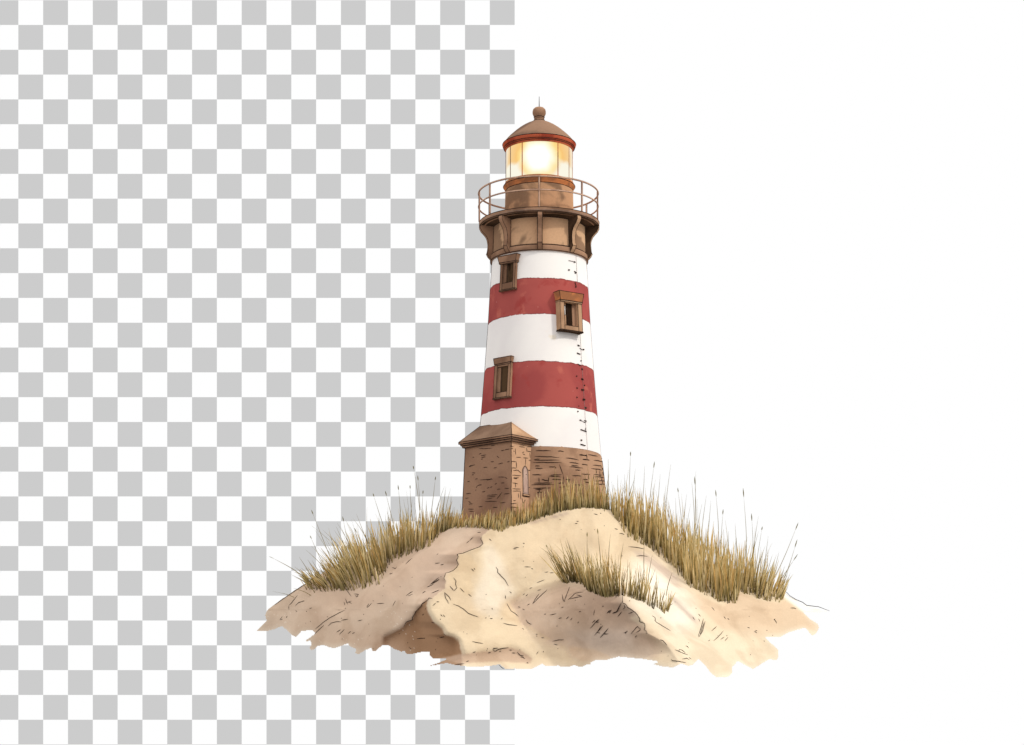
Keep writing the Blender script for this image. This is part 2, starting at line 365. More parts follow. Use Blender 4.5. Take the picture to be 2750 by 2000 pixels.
# windows
def window(u, v, half_w, z_top, z_bot, p, op, lint, mats, pane_out, label):
    """op = opening half width/top/bottom offset, lint = (half width, height, depth)"""
    a = math.asin((u - 1448) / (rad(v) + p*.6)); y = -rad(v)*math.cos(a); s = (D + y)/D
    fz = lambda q: (H - q)*s
    zc = fz(v); rr = rad(H - zc)
    nrm = Vector((math.sin(a), -math.cos(a), 0)); t = Vector((math.cos(a), math.sin(a), 0)); slope = (rad(1120) - rad(779))/(1120-779)
    base = Vector((AX, 0, 0)) + nrm*rr
    def F(x, o, z): return base + t*x + nrm*(o + (zc - z)*slope) + Vector((0, 0, z))
    zt, zb = fz(z_top), fz(z_bot); ow, ot, ob = op; ozt, ozb = fz(ot), fz(ob)
    m = MB()
    m.frame_box(F, -half_w, -ow, -6, p, zb, zt, mats[0], INK, rough=.5)
    m.frame_box(F, ow, half_w, -6, p, zb, zt, mats[0], INK, rough=.5)
    m.frame_box(F, -ow, ow, -6, p - .4, zb, ozb, mats[0], INK, rough=.3)
    m.frame_box(F, -ow, ow, -6, p - .4, ozt, zt, mats[0], None)
    wob = part(m, 'window', label=label)
    m = MB(); m.frame_box(F, -lint[0], lint[0], -6, p + lint[2], zt - lint[1]*.25, zt + lint[1]*.75, mats[1], INK, shrink=lint[3], ir=.7, rough=.8)
    m.frame_box(F, -lint[0]+3, lint[0]-3, -6, p + lint[2]*.5, zt - lint[1]*.25 - 3.5, zt - lint[1]*.25 - .2, mats[0], INK, shrink=1.5, ir=.5)
    part(m, 'lintel', wob)
    m = MB(); m.frame_box(F, -ow - .5, ow + .5, -6, pane_out, ozb - .5, ozt + .5, RECESS_SHADE)  # dark block paints the shade of a deep opening
    m.frame_box(F, -ow, -ow*.45, -6, pane_out + .8, ozb + 2, ozt - 2, BROWN if pane_out < 5 else BROWN_L, None)  # lighter strip painted as the lit left reveal
    m.tube([F(-ow*.2, pane_out + 1, ozb + 2), F(-ow*.25, pane_out + 1, ozt - 4)], .6, INK, 4)
    if p > 12:
        m.frame_box(F, -ow*.72, -ow*.5, -6, pane_out + 1.4, ozb + 30, ozt - 18, WINW, INK, ir=.5)
        m.frame_box(F, ow*.45, ow, -6, pane_out + 1.2, ozb + 2, ozt - 8, BROWN, None)
    part(m, 'recess', wob)
    m = MB(); m.frame_box(F, -half_w - 1, half_w + 1, -6, p + 1.4, zb - 2.2, zb + .6, BROWN_D if p > 12 else mats[0], INK, ir=.7)
    part(m, 'sill', wob)
window(1366.5, 733, 25, 700, 779, 6.5, (17.5, 704, 760), (32, 17, 6, 4.5), (BROWN, BROWN), 1.5, 'upper left window with a flared lintel just below the gallery')
window(1526, 843, 34, 806, 892, 16.5, (22, 805, 879), (38.5, 23, 6, 3.5), (BROWN_L, ORANGE), 5, 'deep projecting window with an orange lintel, right of the tower middle')
window(1351.5, 1020, 27.5, 972, 1069, 6, (18.5, 984, 1054), (30, 15, 3, 1.5), (BROWN, BROWN), 1.5, 'lower left window across the lower red band')

# climbing wire with staples
mb = MB()
TH = math.radians(49.2)
def wire_pt(v, dth=0, out=1.0): return on_tower(TH + dth, v, out)
mbs = [MB(), MB()]
for a, b in ((708, 782), (900, 1226)):
    mb = mbs[0] if a < 800 else mbs[1]
    mb.tube([wire_pt(v + random.uniform(-.5, .5), random.uniform(-.003, .003)) for v in np.linspace(a, b, 12)], .42, SOFTINK, 4)
def staple(u0, v0, u1, v1, w=.8):
    a, va = inv(u0, v0); b, vb = inv(u1, v1)
    (mbs[0] if va < 800 else mbs[1]).tube([on_tower(a + (b-a)*t, va + (vb-va)*t, 1.5) for t in (0, .35, .7, 1)], w, INK, 5)
Z3 = lambda x, y: (1240 + x*.1941, 660 + y*.1941); Z4 = lambda x, y: (1240 + x*.1941, 880 + y*.1941); Z5 = lambda x, y: (1200 + x*.2123, 1100 + y*.2123)
for Z, x0, y0, x1, y1, w in [(Z3,1475,202,1555,222,.6),(Z3,1548,218,1566,228,1.6),(Z3,1472,330,1490,336,1.6),(Z3,1552,352,1582,370,1.1),(Z3,1560,378,1580,378,1.),(Z3,1562,500,1580,560,.9),
        (Z3,1568,565,1580,570,1.8),(Z3,1600,1372,1625,1385,1.5),(Z3,1625,1415,1670,1440,.6),(Z3,1672,1435,1686,1436,1.8),(Z3,1590,1482,1635,1500,1.3),(Z4,1640,456,1650,458,1.3),
        (Z4,1605,500,1640,525,.9),(Z4,1655,566,1668,578,1.8),(Z4,1582,668,1592,670,1.5),(Z4,1652,705,1676,718,2.0),(Z4,1690,790,1700,800,1.3),(Z4,1585,832,1600,836,1.4),(Z4,1652,855,1685,862,2.1),
        (Z4,1586,960,1598,962,1.5),(Z4,1672,990,1698,996,2.3),(Z4,1612,1082,1620,1083,1.),(Z4,1698,1104,1718,1110,2.3),(Z4,1598,1156,1610,1158,1.6),(Z4,1628,1276,1648,1280,1.4),(Z4,1650,1285,1690,1305,.6),
        (Z4,1690,1280,1722,1290,.9),(Z4,1690,1308,1720,1300,.9),(Z4,1640,1408,1720,1438,1.1),(Z4,1700,1430,1714,1382,.8),(Z4,1648,1552,1660,1556,1.6),(Z4,1640,1612,1680,1620,1.3),
        (Z5,1690,440,1750,455,1.1),(Z5,1690,384,1706,388,1.6),(Z5,1690,250,1760,275,1.),(Z5,1675,572,1765,582,1.3),(Z5,1715,630,1795,638,1.0),(Z5,1705,690,1772,700,1.1)]:
    q0 = Z(x0, y0); q1 = Z(x1, y1); staple(*q0, *q1, w*.8)
for q_ in mbs: part(q_, 'climbing_wire')

# entrance porch
P0 = Vector((AX - 146 + 0, -225, 0)); P0.x = -2.0 * 1.0     # corner nearest the viewer
P0.x = (1373 - 1375) * (D - 225)/D
Ld = Vector((-.755, .656, 0)); Rd = Vector((.656, .755, 0)); UP = Vector((0, 0, 1))
def PF(a, b, z): return P0 + Ld*a + Rd*b + UP*z
zE = 913.0 - 14; zB = H - 1432
mb = MB(); fl = 7
def wall_pt(a, b, z):
    k = (zE - z)/(zE - zB)*fl; sa = -k if a < 50 else k; sb = -k if b < 50 else k; return PF(a + sa, b + sb, z)
c = [wall_pt(a, b, z) for z in (zB, zE + 1) for a, b in ((0, 0), (160, 0), (160, 130), (0, 130))]
mb.add(c, [(0, 1, 5, 4), (1, 2, 6, 5), (2, 3, 7, 6)], STONE); mb.add(c, [(3, 0, 4, 7)], STONE_L)  # right wall paler, sunlight painted into its masonry colour
mb.tube([c[0] + Vector((0,-.4,0)), *(wall_pt(0, 0, z) + Vector((random.uniform(-.8,.8), -.5, 0)) for z in np.linspace(zB+20, zE-10, 9)), c[4]], .75, INK, 5)
mb.tube([c[1], c[5]], .8, INK, 5)
def stroke_on(face, x0, y0, x1, y1, w=.5):
    """strokes read off in the small-scale drawing grid, laid on a porch wall"""
    def hit(x, y):
        u, v = Z5(x, y)
        dirv = Vector((u - 1375, D, H - v)); o = Vector((0, -D, 0))
        nrm = (Ld.cross(UP) if face == 'L' else Rd.cross(UP)); p = P0
        t = (p - o).dot(nrm)/dirv.dot(nrm); q = o + dirv*t; k = (zE - q.z)/(zE - zB)*fl
        off = (-Rd if face == 'L' else -Ld)*(k + .5); return q + off
    A = hit(x0, y0); B = hit(x1, y1); n = 5
    mb.tube([A.lerp(B, i/(n-1)) + UP*random.uniform(-.5, .5)*(0 < i < n-1) for i in range(n)], w, INK, 4, taper=lambda t: .5 + .9*math.sin(math.pi*t))
for s in [(405,495,570,488),(410,565,440,550),(435,580,500,570),(440,600,495,598),(440,628,460,622),(635,585,668,610),(290,712,360,695),(285,720,320,712),(655,688,720,675),(325,800,370,800),(325,825,350,822),
          (660,852,750,856),(750,858,775,875),(430,890,590,880),(520,895,580,870),(270,915,300,905),(620,945,645,930),(400,960,455,950),(385,990,400,962),(520,995,550,985),(560,985,590,975),(375,1020,385,1015),
          (650,1010,690,1005),(255,1065,320,1058),(525,1085,655,1075),(520,1105,630,1098),(520,1130,590,1122),(500,1162,650,1160),(250,1120,290,1118),(290,1160,320,1180),(295,1195,345,1192),(290,1260,360,1262),
          (300,1285,360,1290),(650,1130,715,1045),(740,1070,810,1060),(745,995,800,998),(770,660,800,655),(735,510,800,495),(560,455,610,450),(690,520,730,512),(690,1180,760,1175),(330,600,350,604),(600,740,640,732),
          (470,730,520,728),(560,660,600,656),(370,880,400,876),(700,930,740,926),(460,1040,500,1036),(420,1230,470,1226),(600,1240,660,1236)]: stroke_on('L', *s)
for s in [(790,460,840,464),(800,495,835,492),(862,490,865,570),(920,445,1000,452),(910,465,985,475),(950,545,975,530),(955,555,985,570),(1010,470,1100,468),(1000,520,1085,540),(1005,480,1010,520),(1045,545,1048,610),
          (960,608,1025,612),(992,615,985,700),(805,655,870,658),(870,658,872,735),(805,738,872,738),(830,770,900,765),(890,770,930,800),(815,830,925,835),(830,860,900,862),(830,870,880,872),(815,925,885,940),
          (850,930,855,985),(815,1000,920,1005),(815,1030,920,1032),(915,1040,912,1135),(885,1060,890,1120),(1015,765,1062,768),(1015,985,1055,988),(1055,700,1062,760),(780,1190,860,1186),(780,1235,885,1240),
          (760,1300,850,1292),(935,1080,1055,1090),(940,1100,1050,1108),(930,1115,945,1190),(945,1190,975,1140),(820,1150,850,1152),(870,600,930,604),(1030,640,1070,642),(840,520,850,530),(1060,880,1062,980)]: stroke_on('R', *s)
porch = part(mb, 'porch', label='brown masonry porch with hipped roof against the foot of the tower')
mb = MB()
for (ov, za, zb) in ((5.5, zE, zE + 5), (8.8, zE + 5, zE + 9.5), (12.5, zE + 9.5, zE + 14.5)):
    mb.frame_box(lambda a, b, z: PF(a, b, z), -ov, 160 + ov, -ov, 130, za, zb, BROWN, INK, ir=.62)
mb.tube([PF(-5.5, -5.5, zE - .2), PF(160, -5.5, zE - .2)], .8, INK, 4); mb.tube([PF(-5.5, -5.5, zE-.2), PF(-5.5, 100, zE-.2)], .8, INK, 4)
part(mb, 'cornice', porch)
mb = MB(); ze = zE + 14.7; zr = 965; e = 12.3
A, B, C_, D_ = PF(-e, -e, ze), PF(160+e, -e, ze), PF(160+e, 142, ze), PF(-e, 142, ze); R0, R1 = PF(57, 65, zr), PF(168, 65, zr)
mb.add([A, B, R1, R0], [(0, 1, 2, 3)], ROOF_SHADE); mb.add([D_, A, R0], [(0, 1, 2)], BROWN_L); mb.add([C_, D_, R0, R1], [(0, 1, 2, 3)], BROWN); mb.add([B, C_, R1], [(0, 1, 2)], BROWN)  # dark left slope and pale right slope: shade and light painted in
for a, b in ((A, B), (B, R1), (R1, R0), (R0, A), (A, D_), (R0, D_)): mb.tube([a, b], .7, INK, 5)
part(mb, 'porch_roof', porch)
# narrow pointed niche on the right wall
mb = MB()
def NF(b, o, z):
    k = (zE - z)/(zE - zB)*fl; return PF(-k - o, b, z)
cb = 51.5; s_ = (D - 190)/D; zt_, zb_ = (H - 1258)*s_, (H - 1326)*s_
arch = [(-11, zb_), (11, zb_), (11, zt_ - 4), (8, zt_ + 1), (4, zt_ + 5), (0, zt_ + 8), (-4, zt_ + 5), (-8, zt_ + 1), (-11, zt_ - 4)]
mb.add([NF(cb + x, 1.0, z) for x, z in arch], [tuple(range(9))], PLASTER)
mb.add([NF(cb + x, 1.0, z) for x, z in arch] + [NF(cb + x, -3, z) for x, z in arch], [(k, (k+1) % 9, 9+(k+1) % 9, 9+k) for k in range(9)], BROWN)
mb.tube([NF(cb + x, 1.2, z) for x, z in arch], .6, INK, 4, closed=True)
mb.tube([NF(cb + x*.72, 1.2, z - (1 if z > zt_ - 10 else -3)) for x, z in arch], .4, INK, 4, closed=True)
mb.tube([NF(cb + 3, 1.3, zt_ - 14), NF(cb + 3, 1.3, zt_ - 15.5)], .9, INK, 5)
niche = part(mb, 'niche_window', porch)
mb = MB(); mb.frame_box(NF, cb - 13, cb + 13, -3, 3, zb_ - 5, zb_ - 1, STONE_L, INK, ir=.5); part(mb, 'niche_sill', porch)

# ------------------------------------------------------------------ DUNE
outline = [(687,1695),(700,1681),(715,1667),(711,1651),(717,1637),(736,1623),(775,1595),(813,1570),(848,1548),(889,1524),(930,1500),(990,1478),(1050,1455),(1110,1435),(1170,1419),(1230,1408),(1300,1402),
 (1376,1394),(1448,1378),(1500,1367),(1540,1361),(1578,1357),(1592,1352),(1614,1357),(1640,1367),(1665,1380),(1700,1400),(1780,1440),(1860,1485),(1940,1525),(2020,1558),(2105,1585),(2121,1602),(2165,1625),(2229,1641),(2200,1645),(2160,1644),
 (2173,1659),(2197,1674),(2201,1686),(2194,1700),(2182,1709),(2171,1697),(2162,1686),(2118,1699),(2095,1712),(2054,1710),(2066,1721),(2092,1744),(2092,1764),(2086,1774),(2066,1771),(2048,1782),(2022,1798),
 (2007,1790),(1981,1776),(1967,1793),(1968,1808),(1956,1818),(1923,1819),(1908,1808),(1897,1793),(1876,1771),(1859,1787),(1847,1789),(1830,1783),(1809,1793),(1780,1791),(1751,1783),(1769,1777),(1719,1769),
 (1702,1768),(1662,1764),(1629,1773),(1600,1774),(1588,1780),(1587,1786),(1575,1786),(1564,1791),(1551,1790),(1542,1787),(1527,1792),(1507,1792),(1498,1788),(1464,1789),(1456,1784),(1429,1797),(1404,1798),
 (1382,1796),(1356,1797),(1342,1785),(1316,1789),(1285,1791),(1267,1792),(1219,1786),(1200,1781),(1150,1790),(1152,1787),(1181,1777),(1199,1769),(1181,1770),(1163,1770),(1152,1758),(1154,1752),(1131,1752),(1100,1758),
 (1090,1756),(1085,1748),(1078,1751),(1057,1743),(1042,1733),(1027,1734),(1009,1749),(1001,1750),(996,1741),(981,1747),(963,1758),(953,1755),(955,1743),(938,1736),(934,1729),(915,1736),(897,1742),(884,1739),
 (869,1733),(854,1735),(846,1744),(836,1747),(829,1740),(836,1730),(833,1721),(823,1724),(819,1719),(833,1710),(845,1700),(838,1692),(810,1696),(803,1705),(794,1712),(785,1707),(772,1695),(757,1682),(736,1691),(719,1695)]
st = 2.0
U = np.arange(680, 2240, st); V = np.arange(1340, 1826, st); UU, VV = np.meshgrid(U, V)
def fbm(u, v, s, seed, octv=4):
    out = np.zeros_like(u, dtype=float); amp = 1.0; tot = 0
    for o in range(octv):
        r = np.random.RandomState(seed + o); g = r.rand(64, 64)
        x = (u/s*2**o) % 63; y = (v/s*2**o) % 63; xi = x.astype(int); yi = y.astype(int); fx = x - xi; fy = y - yi
        fx = fx*fx*(3-2*fx); fy = fy*fy*(3-2*fy)
        out += amp*(g[yi, xi]*(1-fx)*(1-fy) + g[yi, xi+1]*fx*(1-fy) + g[yi+1, xi]*(1-fx)*fy + g[yi+1, xi+1]*fx*fy); tot += amp; amp *= .5
    return out/tot - .5
def inside(poly, u, v):
    r = np.zeros(u.shape, bool); n = len(poly)
    for i in range(n):
        x0, y0 = poly[i]; x1, y1 = poly[(i+1) % n]
        if y0 == y1: continue
        c = ((y0 > v) != (y1 > v)) & (u < (x1-x0)*(v-y0)/(y1-y0) + x0); r ^= c
    return r
def blur(a, s):
    k = int(max(1, s*3)); x = np.arange(-k, k+1); g = np.exp(-x*x/(2*s*s)); g /= g.sum()
    p = np.pad(a, ((k, k), (k, k)), mode='edge')
    p = np.apply_along_axis(lambda m: np.convolve(m, g, 'valid'), 0, p); return np.apply_along_axis(lambda m: np.convolve(m, g, 'valid'), 1, p)
sky = outline[4:35]; vtop = np.interp(U, [p[0] for p in sky], [p[1] for p in sky])
r1 = np.interp(V, [1395,1425,1440,1459,1468,1479,1488,1507,1515,1532,1538,1552,1562,1580,1608,1623,1641,1669,1687,1705,1710,1718,1740,1790],
                  [1345,1312,1293,1297,1288,1257,1228,1225,1230,1216,1198,1192,1197,1194,1156,1145,1148,1163,1188,1193,1216,1232,1234,1245])
r2 = np.interp(V, [1340,1560,1595,1619,1639,1660,1674,1700,1718,1732,1747,1770,1830], [1660,1660,1671,1673,1699,1716,1731,1737,1772,1789,1804,1820,1840])
vl = np.interp(V, [1340,1540,1580,1610,1623,1656,1682,1715,1733,1758,1830], [1460,1460,1430,1380,1359,1392,1395,1450,1520,1540,1560])
wh = np.interp(V, [1520, 1590], [0, 1])
def softplus(x, w=8): return w*np.logaddexp(0, x/w)
base = -250 - .75*(VV - vtop[None, :])
def sm1(a, s):
    k = int(s*3); x = np.arange(-k, k+1); g = np.exp(-x*x/(2*s*s)); g /= g.sum(); p = np.pad(a, (k, k), mode='reflect', reflect_type='odd'); return np.convolve(p, g, 'valid')
def localr(r, reach=70):
    sm = sm1(r, 38)[:, None]; rr = r[:, None]; t = np.clip(np.abs(UU - rr)/reach, 0, 1); t = t*t*(3-2*t); return rr*(1-t) + sm*t
R1 = localr(r1); R2 = localr(r2); VL = sm1(vl, 12)[:, None]; WH = sm1(wh, 12)[:, None]
dl = softplus(R1 - UU, 2)
F = base + 1.25*np.minimum(dl, 260) + .75*np.maximum(0, dl - 260)
span = np.maximum(10, VL - R1)
F += 46*np.clip((UU - R1)/span, 0, 1)
F -= WH*262*np.clip((UU - VL)/np.maximum(60, R2 - VL), 0, 1)
F += (.25 + WH*.50)*np.clip(UU - R2, 0, 220) + .30*np.clip(UU - R2 - 220, 0, None)
dark = [(1149,1606),(1145,1625),(1148,1641),(1163,1669),(1188,1687),(1194,1705),(1216,1710),(1232,1718),(1236,1741),(1241,1756),(1150,1775),(1035,1760),(1030,1712),(1060,1698),(1084,1684),(1092,1670),(1107,1664),(1116,1641),(1134,1621)]
NZ = fbm(UU, VV, 22, 50)*10
Md = inside(dark, UU + NZ*.2, VV + NZ*.2).astype(float)
hol = [(1359,1623),(1376,1611),(1430,1598),(1474,1580),(1512,1566),(1563,1567),(1601,1590),(1671,1596),(1673,1619),(1699,1639),(1716,1660),(1731,1674),(1737,1700),(1772,1718),(1804,1748),(1745,1768),(1600,1775),(1537,1758),(1527,1733),(1448,1715),(1390,1682),(1392,1656)]
Mh = inside(hol, UU + NZ*.4, VV + NZ*.4).astype(float)
F += blur(Md, 3)*38 + blur(Mh, 5)*22
bl = [(1241,1756),(1320,1748),(1365,1738),(1400,1748),(1430,1768),(1425,1782),(1340,1776),(1240,1782),(1180,1768)]
Mb = inside(bl, UU + NZ*.3, VV + NZ*.3).astype(float); F += blur(Mb, 4)*16
F = blur(F, 1.1)
F += fbm(UU, VV, 110, 3, 2)*24 + fbm(UU, VV, 26, 9, 2)*3.5 + fbm(UU, VV, 5, 19, 2)*.7
def Fat(u, v):
    i = min(max((v - V[0])/st, 0), len(V)-1.001); j = min(max((u - U[0])/st, 0), len(U)-1.001); a = int(i); b = int(j); fi = i-a; fj = j-b
    return float(F[a, b]*(1-fi)*(1-fj) + F[a+1, b]*fi*(1-fj) + F[a, b+1]*(1-fi)*fj + F[a+1, b+1]*fi*fj)
M = inside(outline, UU + .01, VV + .01)
def L3(*c): return np.array(c)[None, None, :]
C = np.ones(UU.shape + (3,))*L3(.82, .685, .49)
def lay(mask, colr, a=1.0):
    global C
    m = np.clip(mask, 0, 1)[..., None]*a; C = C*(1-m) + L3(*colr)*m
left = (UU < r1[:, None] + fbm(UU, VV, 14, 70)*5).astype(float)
lay(blur(left, .8), (.76, .60, .455))  # left flank darker: shade painted into the sand colour
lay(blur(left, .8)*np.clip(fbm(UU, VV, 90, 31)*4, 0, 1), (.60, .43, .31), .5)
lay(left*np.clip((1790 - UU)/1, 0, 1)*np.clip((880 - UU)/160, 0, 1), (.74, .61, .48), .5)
lay(left*np.exp(-np.clip(r1[:, None] - UU, 0, None)/26.0)*np.clip((1625 - VV)/30, 0, 1), (.50, .365, .28), .75)  # painted shadow strip along the left of the ridge
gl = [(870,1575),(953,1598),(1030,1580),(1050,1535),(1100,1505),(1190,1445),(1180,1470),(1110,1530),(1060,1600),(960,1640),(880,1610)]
lay(blur(inside(gl, UU, VV).astype(float), 8), (.60, .43, .31), .6)  # shadow below the left grass, painted on the sand
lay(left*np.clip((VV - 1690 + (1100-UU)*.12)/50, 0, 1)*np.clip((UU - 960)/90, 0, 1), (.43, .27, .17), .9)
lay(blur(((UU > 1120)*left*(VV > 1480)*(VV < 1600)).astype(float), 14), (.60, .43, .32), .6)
lay(blur(Md, .8), (.42, .25, .145)); lay(blur(Md, .8)*np.clip(fbm(UU, VV, 40, 12)*5, 0, 1), (.34, .195, .105), .6)  # deep shade of the overhung pocket painted as brown sand
lay(blur(Mh, 5)*.9, (.68, .52, .395)); lay(blur(Mh*np.clip((UU - 1470)/120, 0, 1)*np.clip((1700 - VV)/50, .2, 1), 6), (.43, .30, .215), .85)  # shade of the hollow painted in, darkest below the wide clump
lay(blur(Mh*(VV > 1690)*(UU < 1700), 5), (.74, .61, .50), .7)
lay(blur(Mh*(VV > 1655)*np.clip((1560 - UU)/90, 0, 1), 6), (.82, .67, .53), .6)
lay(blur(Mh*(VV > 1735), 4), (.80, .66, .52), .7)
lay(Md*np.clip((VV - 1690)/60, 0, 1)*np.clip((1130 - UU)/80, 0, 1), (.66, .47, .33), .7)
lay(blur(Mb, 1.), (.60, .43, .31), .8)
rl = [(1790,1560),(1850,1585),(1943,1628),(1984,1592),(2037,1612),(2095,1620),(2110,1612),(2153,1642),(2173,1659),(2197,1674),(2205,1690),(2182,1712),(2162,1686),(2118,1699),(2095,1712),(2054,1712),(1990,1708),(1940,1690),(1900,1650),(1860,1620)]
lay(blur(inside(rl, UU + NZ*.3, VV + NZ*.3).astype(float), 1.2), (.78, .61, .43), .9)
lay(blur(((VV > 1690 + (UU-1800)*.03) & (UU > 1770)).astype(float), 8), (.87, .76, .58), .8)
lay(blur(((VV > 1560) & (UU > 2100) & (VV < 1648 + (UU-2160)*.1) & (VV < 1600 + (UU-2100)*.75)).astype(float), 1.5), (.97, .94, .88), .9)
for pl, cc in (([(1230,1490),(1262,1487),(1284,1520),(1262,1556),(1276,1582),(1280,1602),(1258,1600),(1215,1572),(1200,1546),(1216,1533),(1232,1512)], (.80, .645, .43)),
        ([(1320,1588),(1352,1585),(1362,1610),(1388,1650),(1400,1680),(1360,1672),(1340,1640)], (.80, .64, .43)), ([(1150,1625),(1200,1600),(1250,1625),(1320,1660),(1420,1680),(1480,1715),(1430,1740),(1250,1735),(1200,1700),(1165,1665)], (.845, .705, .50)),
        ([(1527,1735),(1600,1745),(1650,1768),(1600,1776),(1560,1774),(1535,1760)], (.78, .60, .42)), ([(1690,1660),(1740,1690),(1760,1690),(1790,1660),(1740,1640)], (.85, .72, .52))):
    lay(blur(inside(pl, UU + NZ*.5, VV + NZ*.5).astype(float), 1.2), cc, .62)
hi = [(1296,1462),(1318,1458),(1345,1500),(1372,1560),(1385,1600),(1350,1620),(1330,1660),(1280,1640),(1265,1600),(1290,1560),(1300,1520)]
lay(blur(inside(hi, UU + NZ*.6, VV + NZ*.6).astype(float), 4), (.93, .85, .71), .7)  # painted highlight on the bright face of the sand
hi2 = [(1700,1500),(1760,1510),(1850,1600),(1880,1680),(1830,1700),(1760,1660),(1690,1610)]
lay(blur(inside(hi2, UU, VV).astype(float), 10), (.96, .90, .79), .85)  # second painted highlight, right of the hollow
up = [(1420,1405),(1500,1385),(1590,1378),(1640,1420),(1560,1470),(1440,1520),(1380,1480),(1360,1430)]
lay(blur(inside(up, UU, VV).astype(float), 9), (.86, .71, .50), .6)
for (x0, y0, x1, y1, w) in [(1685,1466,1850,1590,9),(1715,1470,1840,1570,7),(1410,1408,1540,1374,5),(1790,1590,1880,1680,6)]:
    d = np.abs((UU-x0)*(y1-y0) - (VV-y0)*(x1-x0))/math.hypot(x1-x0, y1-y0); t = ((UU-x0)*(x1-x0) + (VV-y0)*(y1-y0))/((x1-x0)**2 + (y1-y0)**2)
    lay(np.exp(-(d/w)**2)*np.clip(t*5, 0, 1)*np.clip((1-t)*5, 0, 1)*(.6 + 1.2*fbm(UU*1.0 - VV*1.2, VV*.2, 9, 77)), (.56, .43, .35), .9)  # shadow streaks painted along the grass edges
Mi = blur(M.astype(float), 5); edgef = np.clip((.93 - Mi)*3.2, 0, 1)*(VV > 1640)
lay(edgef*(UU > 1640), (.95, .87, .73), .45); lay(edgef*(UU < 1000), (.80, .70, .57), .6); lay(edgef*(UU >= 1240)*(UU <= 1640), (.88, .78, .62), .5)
C *= (1 + fbm(UU, VV, 34, 91)[..., None]*.10)
# bright unpigmented specks near the lower left brush edge
sp = (np.random.RandomState(5).rand(*UU.shape) > .988) & (fbm(UU, VV, 60, 44) > .02) & (UU < 1120) & (VV > 1640); C[sp] = (.88, .78, .66)
mb = MB()
ny, nx = UU.shape; S = (D + F)/D
XX = (UU - 1375)*S; ZZ = (H - VV)*S
cellm = M[:-1, :-1] & M[1:, :-1] & M[:-1, 1:] & M[1:, 1:]
idx = -np.ones(UU.shape, int); use = np.zeros(UU.shape, bool)
use[:-1, :-1] |= cellm; use[1:, :-1] |= cellm; use[:-1, 1:] |= cellm; use[1:, 1:] |= cellm
idx[use] = np.arange(use.sum())
pts = np.stack([XX[use], F[use], ZZ[use]], 1)
ii, jj = np.nonzero(cellm)
quads = np.stack([idx[ii, jj], idx[ii+1, jj], idx[ii+1, jj+1], idx[ii, jj+1]], 1)
SAND = wash('sand_and_painted_shade', (1, 1, 1), (.90, .875, .85), .55, (.45, .62), grain=.03, attr='pigment', bump=.08)
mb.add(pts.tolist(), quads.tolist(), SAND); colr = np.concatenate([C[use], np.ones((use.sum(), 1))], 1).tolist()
# plateau behind the crest and the lee side
top = []
for j in range(0, nx, 4):
    w = np.nonzero(use[:, j])[0]
    if len(w) > 8 and 712 < U[j] < 2150: top.append((w[0], j, len(w)))
rowsb = []; n0 = len(mb.v)
for a, j, nb in top:
    q = math.sin(math.pi*min(1, max(0, (U[j]-700)/1450)))
    x, y, z = XX[a, j], F[a, j], ZZ[a, j]; T = 4 + 596*q**.8; dzs = min(1, nb*st*.45/260)
    for f_, dz in ((0, 0), (.3, 6), (.7, 14), (1.0, 70), (1.25, 160), (1.3, 260)):
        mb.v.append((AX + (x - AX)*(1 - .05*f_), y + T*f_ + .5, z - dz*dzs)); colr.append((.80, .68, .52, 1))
nr = 6
for k in range(len(top)-1):
    for r in range(nr-1):
        a = n0 + k*nr + r; mb.f.append((a, a+nr, a+nr+1, a+1)); mb.m.append(mb.mi(SAND))
# pen-dark cracks, twigs and pebbles on the sand
def crack(pts, w=.8, lift=1.2, mat=INK):
    q = []
    for (a, b) in zip(pts[:-1], pts[1:]):
        n = max(2, int(math.hypot(b[0]-a[0], b[1]-a[1])/6))
        for i in range(n): q.append((a[0] + (b[0]-a[0])*i/n, a[1] + (b[1]-a[1])*i/n))
    q.append(pts[-1]); P = [P3(u + random.uniform(-.35, .35), v + random.uniform(-.35, .35), Fat(u, v) - lift) for u, v in q]
    mb.tube(P, w*.74, mat, 4, taper=lambda t: .5 + .7*math.sin(math.pi*t)**.6 if 0 < t < 1 else .3)
CZ = lambda L: [(1130 + x*.2547, 1440 + y*.2547) for x, y in L]; BZ = lambda L: [(660 + x*.2547, 1440 + y*.2547) for x, y in L]; EZ = lambda L: [(1600 + x*.2911, 1380 + y*.2911) for x, y in L]
HZ = lambda L: [(1240 + x*.1819, 1700 + y*.1819) for x, y in L]
